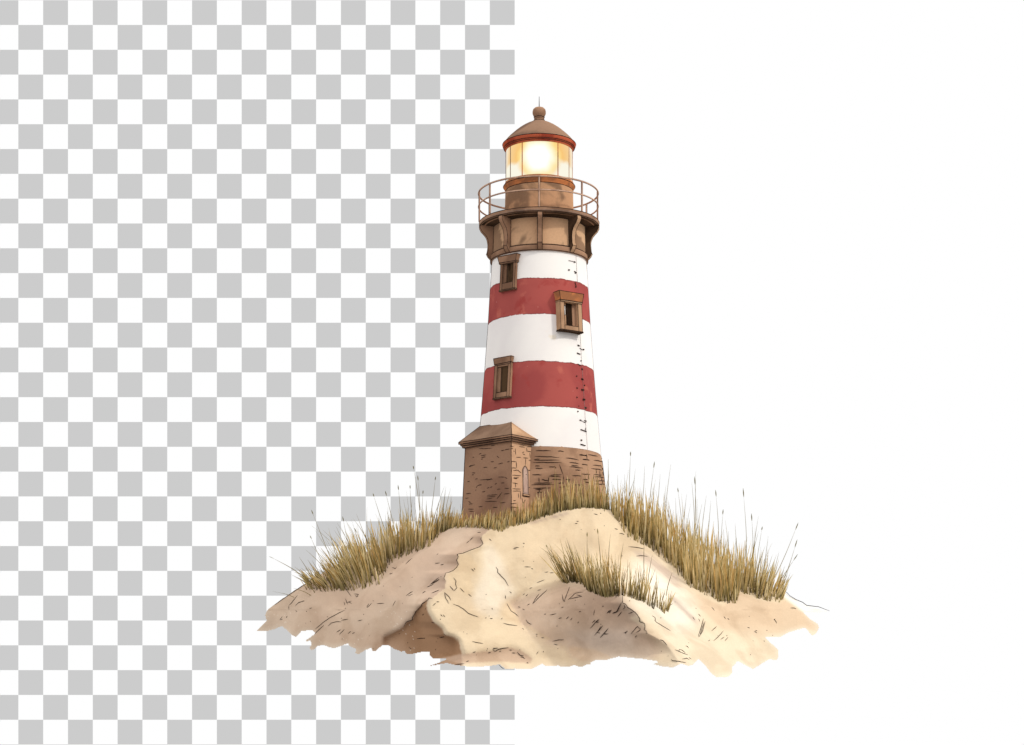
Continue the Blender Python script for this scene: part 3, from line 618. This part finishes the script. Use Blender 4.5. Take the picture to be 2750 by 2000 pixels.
for L in [[(640,0),(632,30),(655,75),(620,110),(500,155),(440,178),(385,190),(395,215),(378,250),(395,295),(380,325),(340,360),(300,378),(265,385),(245,440),(265,480)],
          [(125,657),(85,650),(70,675),(20,705),(0,730)],[(790,320),(812,350),(812,380),(850,420),(890,460),(925,525)],[(340,712),(400,735),(450,765),(500,810),(560,835),(610,850)],
          [(250,590),(300,640),(318,675)],[(250,590),(262,650),(298,710)],[(345,435),(372,470),(365,500),(380,545)],[(305,520),(350,575)],[(350,575),(385,540)],[(412,540),(460,590)],[(500,605),(535,635)],
          [(535,340),(562,370)],[(560,335),(575,350)],[(720,25),(745,45)],[(970,130),(1010,132)],[(985,118),(1035,118)],[(1075,72),(1098,75)],[(1078,108),(1084,112)],[(1090,320),(1160,322)],[(1165,335),(1185,345)],
          [(1305,378),(1345,374)],[(1360,385),(1405,382)],[(1222,490),(1305,458)],[(1145,548),(1178,540)],[(1230,570),(1268,560)],[(1075,620),(1100,602)],[(1105,632),(1130,608)],[(1180,712),(1250,640),(1335,560)],
          [(1180,712),(1210,655),(1250,605)],[(1120,728),(1150,708)],[(890,620),(895,660)],[(908,706),(950,785),(990,810),(1030,845)],[(938,580),(960,600)],[(748,756),(760,770)],[(1025,738),(1050,752)],[(1072,765),(1095,775)],
          [(1105,875),(1130,910),(1168,930)],[(868,915),(930,932),(1020,942)],[(1065,970),(1088,980)],[(845,875),(862,860)],[(680,862),(692,856)],[(728,865),(760,867)],[(210,820),(230,845)],[(235,825),(255,850)],
          [(125,732),(160,700)],[(165,690),(195,690)],[(155,285),(200,280)],[(210,300),(240,294)],[(105,500),(190,435)],[(65,535),(135,505)],[(120,505),(195,455)],[(15,598),(48,580)],[(120,598),(185,572)],[(480,72),(515,45)],[(515,45),(555,5)],
          [(110,905),(148,915)],[(235,1025),(265,1045)],[(195,1067),(248,1058)],[(0,1076),(45,1074)],[(1300,822),(1320,818)],[(1360,828),(1428,815)],[(1450,865),(1490,858)],[(1530,872),(1562,845)],[(1575,885),(1598,858)],
          [(1650,918),(1668,900)],[(1820,835),(1835,770)],[(1965,810),(2010,775)],[(1975,800),(1990,800)],[(2025,815),(2070,795),(2120,690)],[(1805,915),(1840,880)],[(1785,970),(1870,875)],[(1840,905),(1865,905)],[(1830,1045),(1920,940)],
          [(1860,1012),(1890,1018)],[(1890,1070),(1980,965)],[(1930,1030),(1965,1030)],[(1510,690),(1570,530)],[(1490,610),(1500,670),(1520,690)],[(1555,670),(1630,600),(1715,585)],[(1570,660),(1700,632)],[(1640,615),(1700,632)],[(1625,672),(1632,676)],
          [(1480,750),(1505,745)],[(1665,795),(1690,792)],[(1912,735),(1928,738)],[(1390,1108),(1450,1092),(1510,1090)],[(1400,1135),(1440,1145)],[(1210,1030),(1232,1032)],[(1212,1050),(1228,1052)],[(1270,1068),(1302,1070)],
          [(1218,1245),(1240,1212)],[(1290,1222),(1297,1208)],[(540,1108),(600,1120),(660,1130)],[(545,1225),(582,1216)],[(362,1352),(460,1343)],[(475,1322),(510,1312)],[(820,1350),(850,1380),(880,1400)]]: crack(CZ(L), .75)
for L in [[(460,250),(500,265),(540,240),(600,225),(690,212)],[(460,250),(470,225),(540,222)],[(700,245),(742,250)],[(740,290),(795,292)],[(815,278),(865,330),(915,335)],[(865,350),(905,355),(935,378)],[(385,292),(430,283)],[(550,272),(580,262)],[(955,438),(985,440)]]: crack(HZ(L), .85)
for L in [[(730,980),(830,895),(900,850),(1040,778)],[(725,1030),(770,985),(825,935)],[(865,945),(900,915),(960,898),(1010,900)],[(1005,885),(1080,873)],[(1180,890),(1228,880)],[(955,1010),(1005,980)],[(985,1035),(1040,980)],[(1075,1025),(1110,1000)],
          [(1120,1025),(1150,1012)],[(1548,735),(1578,678)],[(1275,755),(1330,705)],[(1275,745),(1300,705)],[(1380,708),(1460,705)],[(1690,625),(1755,580)],[(1710,628),(1760,608)],[(1720,605),(1760,580)],[(1858,600),(1895,582)],[(1912,535),(1980,505)],
          [(1950,500),(2040,430)],[(1940,510),(2040,450)],[(1960,598),(2040,565)],[(1685,292),(1755,228)],[(1995,282),(2045,280)],[(2050,302),(2085,296)],[(2012,195),(2030,182)],[(518,735),(560,695),(620,680)],[(560,700),(615,675)],
          [(455,725),(480,705),(545,620)],[(455,725),(455,775)],[(358,880),(385,845)],[(365,880),(390,870)],[(425,862),(438,838)],[(525,782),(538,792)],[(635,795),(645,785)],[(670,762),(698,752)],[(630,916),(632,918)],[(680,898),(684,898)],
          [(1035,690),(1045,725)],[(1050,655),(1075,720)],[(1060,700),(1115,680)],[(1080,690),(1118,708)],[(1030,520),(1080,590),(1112,635)],[(1140,605),(1190,612),(1165,645)],[(1150,625),(1185,632)],[(980,775),(985,780)],
          [(1940,650),(1900,685),(1860,712),(1850,735),(1790,795),(1778,825),(1758,850),(1755,880),(1690,905),(1665,955)],[(1700,900),(1740,885)],[(1800,1080),(1890,1072)],[(1730,1185),(1745,1180)],[(1860,832),(1880,818)],[(2045,1068),(2090,1060)],
          [(1520,400),(1550,385)],[(1515,398),(1530,385)],[(1450,520),(1455,525)],[(1650,706),(1655,708)],[(1460,350),(1480,385)],[(1540,325),(1580,340),(1590,320)]]: crack(BZ(L), .75)
for L in [[(245,740),(245,800),(250,822),(275,830),(295,862),(340,890),(360,905),(385,930),(405,965),(405,995),(430,998),(450,1010),(452,1045),(445,1065),(468,1082),(470,1105)],[(250,880),(270,860),(262,840)],[(590,1158),(620,1168),(640,1190),(660,1215)],
          [(520,938),(548,955),(548,985),(560,998),(620,1035),(692,1078)],[(185,770),(185,772)],[(730,1252),(770,1268),(820,1290),(850,1298)],[(770,1245),(800,1258),(830,1285)],[(765,1262),(775,1250)],[(695,1338),(705,1352),(770,1360),(832,1372)],
          [(795,1338),(840,1330),(865,1345)],[(858,1322),(882,1338)],[(828,1215),(845,1222),(858,1238)],[(855,1186),(862,1188)],[(945,1135),(960,1080),(995,965)],[(950,1135),(985,1080),(1008,990)],[(958,1130),(978,1060),(1000,1000)],
          [(892,945),(912,975)],[(945,920),(968,945)],[(948,965),(960,992)],[(950,925),(965,940)],[(1068,1080),(1118,1032)],[(1088,1170),(1140,1120),(1178,1076)],[(1038,1172),(1052,1160)],[(1152,1158),(1185,1132)],[(1190,1172),(1222,1136)],
          [(1205,1125),(1215,1118)],[(1070,858),(1098,892)],[(1182,945),(1198,965)],[(1215,962),(1232,975)],[(1645,970),(1660,990),(1672,1010)],[(1642,975),(1658,966)],[(1398,1045),(1422,1052)],[(1462,1080),(1488,1098)],[(1470,1076),(1490,1076)],
          [(1795,866),(1830,868),(1850,875)],[(1735,708),(1765,725),(1790,755),(1850,790),(1910,815),(1945,842),(2000,850),(2050,855),(2120,880),(2160,893)],[(218,178),(245,180),(265,190)],[(290,205),(300,215)],[(320,228),(325,232)],
          [(300,300),(380,308),(450,322)],[(375,388),(420,384),(480,390)],[(125,915),(145,880)],[(102,918),(130,885)],[(150,915),(190,900),(235,820)],[(200,950),(240,900)],[(255,1100),(295,1080)],[(270,1105),(290,1075)],[(320,1110),(370,1050),(385,1035),(400,1060)],
          [(360,1140),(380,1120)],[(372,1095),(410,1070),(405,1045)],[(0,1000),(35,970)],[(5,1100),(50,1032)],[(40,1140),(110,1062)],[(60,1110),(120,1105)],[(60,850),(72,850)],[(5,1000),(30,995)],[(308,805),(318,795)],[(300,920),(350,900)]]: crack(EZ(L), .75)
for L in [[(5,690),(15,692)],[(40,678),(50,682)],[(76,795),(82,797)],[(172,820),(205,830)]]: crack([(1600 + x*.2911, 1180 + y*.2911) for x, y in L], .8)
for L in [[(1425,1385),(1440,1392)],[(1640,1412),(1670,1410)],[(1620,1438),(1655,1436)],[(1860,1315),(1908,1330)],[(1695,1512),(1702,1515)],[(1865,1515),(1875,1518)],[(1990,1465),(1996,1468)],[(1845,1270),(1848,1274)],[(1945,1308),(1955,1312)],[(385,1552),(430,1550)]]: crack([Z5(x, y) for x, y in L], .8)
crack([(737,1624),(776,1597),(814,1572),(850,1550)], .9)
r_ = random.Random(4)
for _ in range(70):
    u = r_.uniform(760, 2120); v = r_.uniform(1480, 1770)
    if not inside(outline, np.array([u]), np.array([v]))[0]: continue
    crack([(u, v), (u + r_.uniform(1, 3), v + r_.uniform(-1.5, 1))], r_.uniform(.5, .9))
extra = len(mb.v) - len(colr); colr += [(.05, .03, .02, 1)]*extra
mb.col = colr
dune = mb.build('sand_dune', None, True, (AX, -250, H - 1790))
tag(dune, kind='structure', label='pale sand dune with a shaded left flank and ragged lower edge', cat='dune')

# ------------------------------------------------------------------ GRASS
GR = wash('marram_blade', (1, 1, 1), (.84, .82, .76), 3, attr='pigment', grain=.08)
_nt = GR.node_tree; _d = [n for n in _nt.nodes if n.type == 'BSDF_DIFFUSE'][0]; _o = [n for n in _nt.nodes if n.type == 'OUTPUT_MATERIAL'][0]
_t = _nt.nodes.new('ShaderNodeBsdfTranslucent'); _m = _nt.nodes.new('ShaderNodeMixShader'); _m.inputs[0].default_value = .42
_nt.links.new(_d.inputs['Color'].links[0].from_socket, _t.inputs['Color']); _nt.links.new(_d.outputs[0], _m.inputs[1]); _nt.links.new(_t.outputs[0], _m.inputs[2]); _nt.links.new(_m.outputs[0], _o.inputs['Surface'])
class Grass:
    def __init__(s): s.v = []; s.f = []; s.c = []
    def blade(s, root, tip, w, cb, ct, bend=0., yaw=None, n=5, seed=False, flat=True):
        root = Vector(root); tip = Vector(tip); d = tip - root; L = d.length
        side = Vector((1, 0, 0)) if d.z != 0 else Vector((0, 0, 1)); yaw = random.uniform(-.9, .9) if yaw is None else yaw
        side = Vector((math.cos(yaw), math.sin(yaw), 0)); side = (side - d.normalized()*side.dot(d.normalized())).normalized()
        bx = Vector((d.z, 0, -d.x)).normalized() if abs(d.z) + abs(d.x) > 0 else Vector((1, 0, 0))
        o = len(s.v)
        for i in range(n + 1):
            t = i/n; p = root + d*t + bx*(bend*L*math.sin(math.pi*t)*(1 - .3*t)); ww = w*(1 - t**3)*.5 + .12
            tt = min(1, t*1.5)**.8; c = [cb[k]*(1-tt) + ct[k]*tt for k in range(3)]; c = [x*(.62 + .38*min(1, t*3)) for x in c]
            s.v += [p - side*ww, p + side*ww]; s.c += [(*c, 1)]*2
        for i in range(n): a = o + 2*i; s.f.append((a, a+1, a+3, a+2))
        if seed:   # seed head: small tapered spindle round the tip
            dirn = (tip - (root + d*.9 + bx*(bend*L*math.sin(math.pi*.9)*(1-.27)))).normalized(); a0 = tip - dirn*2; sl = random.uniform(11, 19) if seed is True else seed
            o = len(s.v)
            for i, rr in enumerate((.4, 1.1, 1.35, .9, .2)):
                p = a0 + dirn*sl*i/4
                for k in range(4):
                    q = math.pi/2*k; s.v.append(p + Vector((math.cos(q), math.sin(q), 0))*rr); s.c.append((.36, .31, .11, 1) if i < 3 else (.28, .25, .09, 1))
            for i in range(4):
                for k in range(4): s.f.append((o+i*4+k, o+i*4+(k+1) % 4, o+(i+1)*4+(k+1) % 4, o+(i+1)*4+k))
    def build(s, name, origin):
        m = MB(); m.v = [tuple(p) for p in s.v]; m.f = s.f; m.mi(GR); m.m = [0]*len(s.f); m.col = s.c
        return m.build(name, None, False, origin)
GOLD = [(.88, .73, .40), (.95, .82, .52), (.80, .61, .29), (.90, .76, .45), (.72, .60, .30), (.74, .50, .19)]
OLIVE = [(.40, .32, .13), (.30, .25, .10), (.50, .40, .18), (.34, .25, .11)]
BASEG = [(.72, .62, .32), (.62, .54, .25), (.76, .64, .37), (.56, .47, .20)]
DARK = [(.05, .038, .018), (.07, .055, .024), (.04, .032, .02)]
def jit(c, a=.12): k = 1 + random.uniform(-a, a); return tuple(x*k for x in c)
def tuft(g, u, v, h, lean, kind=None, back=0):
    y = Fat(u, v) + 1.5 + back; rt = P3(u, v + 1.5, y); kind = kind or random.choices(('gold', 'mid', 'dark'), (.42, .28, .30))[0]
    yy = random.uniform(-.12, .12)*h; tp = (rt[0] + lean*h, rt[1] + yy, rt[2] + h*math.sqrt(max(.15, 1 - min(.85, lean*lean))))
    b = random.uniform(-.09, .09) - lean*.12
    if kind == 'gold': g.blade(rt, tp, random.uniform(2.2, 4.6), jit(random.choice(BASEG if random.random() < .8 else OLIVE)), jit(random.choice(GOLD)), b*.6)
    elif kind == 'mid': g.blade(rt, tp, random.uniform(1.6, 2.8), jit(random.choice(OLIVE)), jit(random.choice(GOLD)), b)
    else: g.blade(rt, tp, random.uniform(1.0, 1.7), jit(random.choice(DARK)), jit(random.choice(OLIVE)), b)
_hn = np.random.RandomState(3).rand(400)
def hmul(u):
    x = u/9.0; i = int(x); f = x - i; x2 = u/31.0; j = int(x2); g2 = x2 - j
    return .74 + .34*(_hn[i]*(1-f) + _hn[i+1]*f) + .26*(_hn[150+j]*(1-g2) + _hn[151+j]*g2)
def bank(g, lo, hi_, dens, hfun, leanfun, kindw=None):
    """fill the strip of sand between curve hi_ (back) and lo (front)"""
    us = [p[0] for p in lo]; ls = [p[1] for p in lo]; hs_u = [p[0] for p in hi_]; hs = [p[1] for p in hi_]
    u = us[0]; items = []
    while u < us[-1]:
        l = np.interp(u, us, ls); h = np.interp(u, hs_u, hs); n = max(3, int(dens*(1 + abs(l-h)/34)))
        for _ in range(n):
            t = random.random(); items.append((u + random.uniform(-2, 2), h + (l-h)*t**.8, t))
        u += 2.2
    for (u, v, t) in items:
        wisp = random.random() < .07
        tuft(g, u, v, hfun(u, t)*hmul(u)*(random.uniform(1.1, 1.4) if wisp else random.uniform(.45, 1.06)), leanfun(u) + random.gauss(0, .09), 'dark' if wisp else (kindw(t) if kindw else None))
def stalk(g, tipu, tipv, ru, rv, w=1.3, seed=True, bend=.04, c=None):
    y = Fat(ru, rv); rt = P3(ru, rv, y); s = (D + y)/D; tp = ((tipu-1375)*s, y, (H-tipv)*s)
    g.blade(rt, tp, w, jit(OLIVE[0]), c or (.30, .24, .10), bend, yaw=random.uniform(-.4, .4), n=8, seed=seed)
AZ = lambda x, y: (660 + x*.2547, 1240 + y*.2547); DZ = lambda x, y: (1600 + x*.2911, 1180 + y*.2911)
# left bank
g = Grass()
lo = [(905,1586),(953,1588),(985,1580),(1020,1572),(1030,1545),(1045,1522),(1067,1504),(1100,1492),(1131,1478),(1152,1470),(1180,1436),(1212,1420)]
hi_ = [(905,1530),(953,1505),(990,1490),(1050,1462),(1110,1442),(1170,1424),(1212,1412)]
bank(g, lo, hi_, 1.7, lambda u, t: float(np.interp(u, [905,940,990,1040,1090,1150,1185,1215], [78,92,95,92,84,84,62,46])) + 18*t, lambda u: float(np.interp(u, [905,960,1040,1100,1160,1212], [-.55,-.32,-.14,-.03,.06,.20])),
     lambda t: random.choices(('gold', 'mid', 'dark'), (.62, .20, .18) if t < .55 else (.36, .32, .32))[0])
for (tx, ty, rx, ry) in [(1770,70,1850,700),(1817,190,1830,700),(1998,185,1930,700),(1733,275,1770,680),(1350,360,1500,800),(1482,350,1580,750),(1610,290,1630,700),(1165,740,1280,1050),(1030,620,1120,1000),
                         (708,548,960,1180),(690,805,900,1180),(1755,400,1745,760),(1868,330,1870,700),(1490,520,1560,800),(1405,590,1450,850),(1232,760,1260,1000),(1312,680,1330,900),(1712,480,1690,800),(2040,410,1960,760),(1905,405,1880,700)]:
    a = AZ(tx, ty); b = AZ(rx, ry); stalk(g, *a, *b, seed=random.choice((10, 14)) if ty < 400 or tx < 1200 else False, bend=random.uniform(-.05, .03))
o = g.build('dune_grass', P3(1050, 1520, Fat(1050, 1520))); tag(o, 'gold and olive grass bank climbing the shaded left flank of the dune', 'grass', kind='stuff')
# sparse fan at the far left
g = Grass()
for _ in range(150):
    u = random.uniform(822, 925); v = float(np.interp(u, [822, 860, 925], [1566, 1572, 1570])) + random.uniform(-14, 18)
    tuft(g, u, v, random.uniform(34, 88)*(.6 + .4*(u-820)/105), random.uniform(-.86, -.40)*(1.05 - .35*(u-820)/105), random.choice(('mid', 'dark', 'dark', 'gold')))
for (tx, ty, rx, ry, sd) in [(290,1018,700,1290,16),(350,1378,510,1430,20),(560,1000,720,1300,0),(480,1190,720,1340,0),(500,1330,690,1410,0),(650,1025,760,1250,0),(890,790,1020,1230,0),(785,900,1000,1250,0),(515,1105,700,1290,0),
                         (755,1065,870,1350,0),(930,795,1060,1250,0),(520,1150,730,1380,0),(580,1115,740,1290,0),(760,1000,900,1320,0),(700,1040,830,1330,0),(770,1130,950,1310,0)]:
    a = AZ(tx, ty); b = AZ(rx, ry); stalk(g, *a, *b, w=1.8, seed=sd, bend=.05)
o = g.build('dune_grass', P3(870, 1575, Fat(870, 1575))); tag(o, 'sparse grass fanning leftwards at the far left end of the dune', 'grass', kind='stuff')
# along the foot of the tower
g = Grass()
lo = [(1196,1421),(1285,1419),(1319,1426),(1345,1431),(1370,1420),(1412,1409),(1448,1396),(1497,1379),(1540,1370),(1578,1366),(1640,1372)]
hi_ = [(1196,1412),(1300,1406),(1376,1399),(1448,1383),(1500,1371),(1540,1364),(1578,1360),(1640,1366)]
bank(g, lo, hi_, 2.9, lambda u, t: float(np.interp(u, [1196,1240,1260,1300,1360,1400,1435,1475,1510,1600,1615,1640], [50,42,36,34,38,48,62,72,82,84,64,52])) , lambda u: float(np.interp(u, [1196,1260,1400,1500,1640], [.24,.12,.02,.0,.0])),
     lambda t: random.choices(('gold', 'mid', 'dark'), (.42, .34, .24))[0])
for (x0, y0, x1, y1) in [(2040,630,2000,1100),(2050,980,2010,1250),(690,1050,650,1400),(440,1270,380,1500),(80,1220,40,1500),(1540,880,1500,1250),(1480,870,1490,1260)]:
    stalk(g, *Z5(x0, y0), *(Z5(x1, y1) if y1 > 1330 else (Z5(x1, y1)[0], 1368)), w=1.2, seed=False)
o = g.build('dune_grass', P3(1420, 1400, Fat(1420, 1400))); tag(o, 'short olive grass growing along the foot of the tower and porch', 'grass', kind='stuff')
# right bank
g = Grass()
lo = [(1642,1376),(1660,1405),(1684,1443),(1705,1454),(1757,1484),(1804,1524),(1847,1577),(1891,1598),(1943,1625),(1978,1623),(1986,1590),(2037,1612),(2070,1616),(2097,1620),(2106,1588)]
hi_ = [(1642,1370),(1700,1402),(1780,1442),(1860,1487),(1940,1527),(2020,1560),(2106,1586)]
bank(g, lo, hi_, 1.75, lambda u, t: float(np.interp(u, [1642,1690,1740,1800,1860,1920,1960,2010,2050,2085,2106], [52,98,104,106,112,116,98,108,80,62,44])) + 22*t, lambda u: float(np.interp(u, [1642,1700,1800,1950,2030,2080,2106], [.02,.0,-.02,.0,.12,.30,.42])),
     lambda t: random.choices(('gold', 'mid', 'dark'), (.66, .18, .16) if t < .6 else (.42, .30, .28))[0])
for (tx, ty, rx, ry, sd) in [(115,180,80,600,0),(320,145,300,560,12),(535,255,480,560,17),(692,230,640,640,0),(922,295,910,760,0),(915,410,900,800,22),(450,245,390,640,0),(760,480,800,780,12),(1110,520,1120,860,18),(1365,525,1380,1000,24),
                             (1285,775,1310,1150,0),(1440,745,1430,1150,20),(1500,710,1440,1150,0),(1532,830,1460,1200,10),(1845,825,1600,1320,20),(1838,990,1680,1330,22),(1828,1110,1650,1330,20),(1775,1310,1720,1440,0),(1745,1165,1640,1400,0),
                             (1745,1265,1680,1440,12),(1592,890,1540,1220,0),(1172,685,1130,1000,14),(838,505,815,800,0),(595,320,580,600,0),(365,270,340,560,0),(202,325,220,600,0),(545,410,510,650,0),(1062,565,1020,860,0),(1225,845,1200,1100,0),
                             (1690,1035,1600,1330,0),(1020,515,970,850,0),(265,320,270,560,0),(1630,1060,1560,1300,0),(885,390,890,760,0)]:
    a = DZ(tx, ty); b = DZ(rx, ry); b = (b[0], max(b[1], float(np.interp(b[0], [p[0] for p in hi_], [p[1] for p in hi_])) + 3)); stalk(g, *a, *b, seed=sd, bend=random.uniform(-.03, .04))
o = g.build('dune_grass', P3(1880, 1540, Fat(1880, 1540))); tag(o, 'tall golden grass bank running down the right slope of the dune', 'grass', kind='stuff')
# front clumps
def clump(lo, n, hmin, hmax, leanf, stalks, label):
    g = Grass()
    for _ in range(n):
        u = random.uniform(lo[0][0], lo[-1][0]); v = float(np.interp(u, [p[0] for p in lo], [p[1] for p in lo])) + random.uniform(-9, 3)
        tuft(g, u, v, hmin + (hmax - hmin)*random.random()**1.3, leanf(u) + random.gauss(0, .08), random.choices(('gold', 'mid', 'dark'), (.14, .28, .58))[0])
    for (tx, ty, rx, ry, sd) in stalks: stalk(g, *DZ(tx, ty), *DZ(rx, ry), w=1.5, seed=sd, bend=random.uniform(-.08, .02), c=(.14, .11, .05))
    m = lo[len(lo)//2]; ob = g.build('grass_clump', P3(m[0], m[1], Fat(*m))); tag(ob, label, 'grass clump', 'clumps of grass on the open sand in front'); return ob
clump([(1512,1566),(1540,1564),(1563,1568),(1580,1586),(1627,1604),(1662,1602)], 330, 30, 112, lambda u: float(np.interp(u, [1512,1550,1600,1660], [-.55,-.30,-.16,-.04])),
      [(-450,990,-290,1320,8),(-425,965,-270,1290,0),(20,865,70,1330,14),(135,870,150,1380,0),(-80,890,-60,1300,12),(-270,905,-140,1300,0),(-250,960,-110,1330,0),(-330,1100,-240,1320,0),(255,955,215,1400,0),(-360,1060,-250,1320,0)],
      'widest of the clumps on the open sand, above the shaded hollow')
clump([(1668,1596),(1700,1606),(1730,1618),(1756,1634)], 85, 30, 92, lambda u: float(np.interp(u, [1668,1710,1756], [.02,.10,.20])),
      [(445,950,450,1380,0),(522,1060,470,1400,0),(275,1185,260,1420,0),(550,1190,450,1450,0),(365,1185,380,1450,0)], 'middle clump beside the wide one, growing on the bright sand edge')
clump([(1765,1632),(1783,1645),(1798,1640)], 42, 14, 52, lambda u: float(np.interp(u, [1765,1783,1798], [-.05,.1,.35])),
      [(705,1225,650,1440,0),(715,1510,645,1560,0),(640,1405,600,1530,0)], 'smallest clump low on the bright sand, with one long stalk')

# ------------------------------------------------------------------ BACKDROP: white sheet with printed grey squares on its left half
yb = 2400.0; s = (D + yb)/D; q = 66.64*s
m = bpy.data.materials.new('backdrop_sheet'); m.use_nodes = True; nt = m.node_tree; nt.nodes.clear()
out = nn(nt, 'ShaderNodeOutputMaterial'); em = nn(nt, 'ShaderNodeEmission'); tc = nn(nt, 'ShaderNodeTexCoord')
mp = nn(nt, 'ShaderNodeMapping'); mp.inputs['Scale'].default_value = (1/(q*K),)*3
ck = nn(nt, 'ShaderNodeTexChecker'); ck.inputs['Scale'].default_value = 1; ck.inputs['Color1'].default_value = (1, 1, 1, 1); ck.inputs['Color2'].default_value = (.604, .604, .604, 1)
nt.links.new(tc.outputs['Object'], mp.inputs['Vector']); nt.links.new(mp.outputs[0], ck.inputs['Vector'])
sep = nn(nt, 'ShaderNodeSeparateXYZ'); nt.links.new(tc.outputs['Object'], sep.inputs[0])
lt = nn(nt, 'ShaderNodeMath', operation='LESS_THAN'); nt.links.new(sep.outputs['X'], lt.inputs[0]); lt.inputs[1].default_value = 0
mx = nn(nt, 'ShaderNodeMix', data_type='RGBA'); nt.links.new(lt.outputs[0], mx.inputs['Factor']); mx.inputs['A'].default_value = (1, 1, 1, 1); nt.links.new(ck.outputs['Color'], mx.inputs['B'])
nt.links.new(mx.outputs['Result'], em.inputs['Color']); nt.links.new(em.outputs[0], out.inputs['Surface'])  # sheet is self-lit so its tones stay flat
me = bpy.data.meshes.new('backdrop'); W = 140
# origin sits on the corner where the last grey column ends and a row begins; y offset keeps the checker off a cell face
ox, oz = (1382.1 - 1375)*s*K, (H - 0)*s*K
me.from_pydata([(-W, .3, -W), (W, .3, -W), (W, .3, W), (-W, .3, W)], [], [(0, 1, 2, 3)]); me.materials.append(m)
bd = bpy.data.objects.new('backdrop', me); col.objects.link(bd); bd.location = (ox, yb*K - .3, oz); tag(bd, kind='structure', label='white backdrop with a grey checkerboard printed on its left half', cat='backdrop')

# ------------------------------------------------------------------ light, world, camera
w = bpy.data.worlds.new('World'); sc.world = w; w.use_nodes = True
bg = w.node_tree.nodes['Background']; bg.inputs[0].default_value = (1.0, .968, .955, 1); bg.inputs[1].default_value = 1
wt = w.node_tree; g_ = wt.nodes.new('ShaderNodeTexCoord'); sx = wt.nodes.new('ShaderNodeSeparateXYZ'); mr_ = wt.nodes.new('ShaderNodeMapRange'); mr_.interpolation_type = 'SMOOTHSTEP'
wt.links.new(g_.outputs['Generated'], sx.inputs[0]); wt.links.new(sx.outputs['Z'], mr_.inputs['Value'])
mr_.inputs['From Min'].default_value = -.45; mr_.inputs['From Max'].default_value = .45; mr_.inputs['To Min'].default_value = .30; mr_.inputs['To Max'].default_value = 1.18
wt.links.new(mr_.outputs[0], bg.inputs[1])
ld = bpy.data.lights.new('key_light', 'AREA'); ld.shape = 'DISK'; ld.size = 7; ld.color = (1, .955, .86); dist = 100.0
ld.energy = .46*math.pi**2*dist**2
lo_ = bpy.data.objects.new('key_light', ld); col.objects.link(lo_)
az = math.radians(58); elv = math.radians(41); dirv = Vector((math.sin(az)*math.cos(elv), -math.cos(az)*math.cos(elv), math.sin(elv)))
tgt = Vector((AX*K, 0, 14)); lo_.location = tgt + dirv*dist; lo_.rotation_euler = (-dirv).to_track_quat('-Z', 'Y').to_euler()
cd = bpy.data.cameras.new('camera'); cam = bpy.data.objects.new('camera', cd); col.objects.link(cam); sc.camera = cam
cam.location = (0, -D*K, 0); cam.rotation_euler = (math.radians(90), 0, 0); cd.sensor_width = 36; cd.lens = 36*D/2750; cd.shift_y = (H - 1000)/2750; cd.clip_end = 2000
sc.view_settings.view_transform = 'Standard'; sc.view_settings.look = 'None'; sc.view_settings.exposure = 0
sc.render.engine = 'CYCLES'
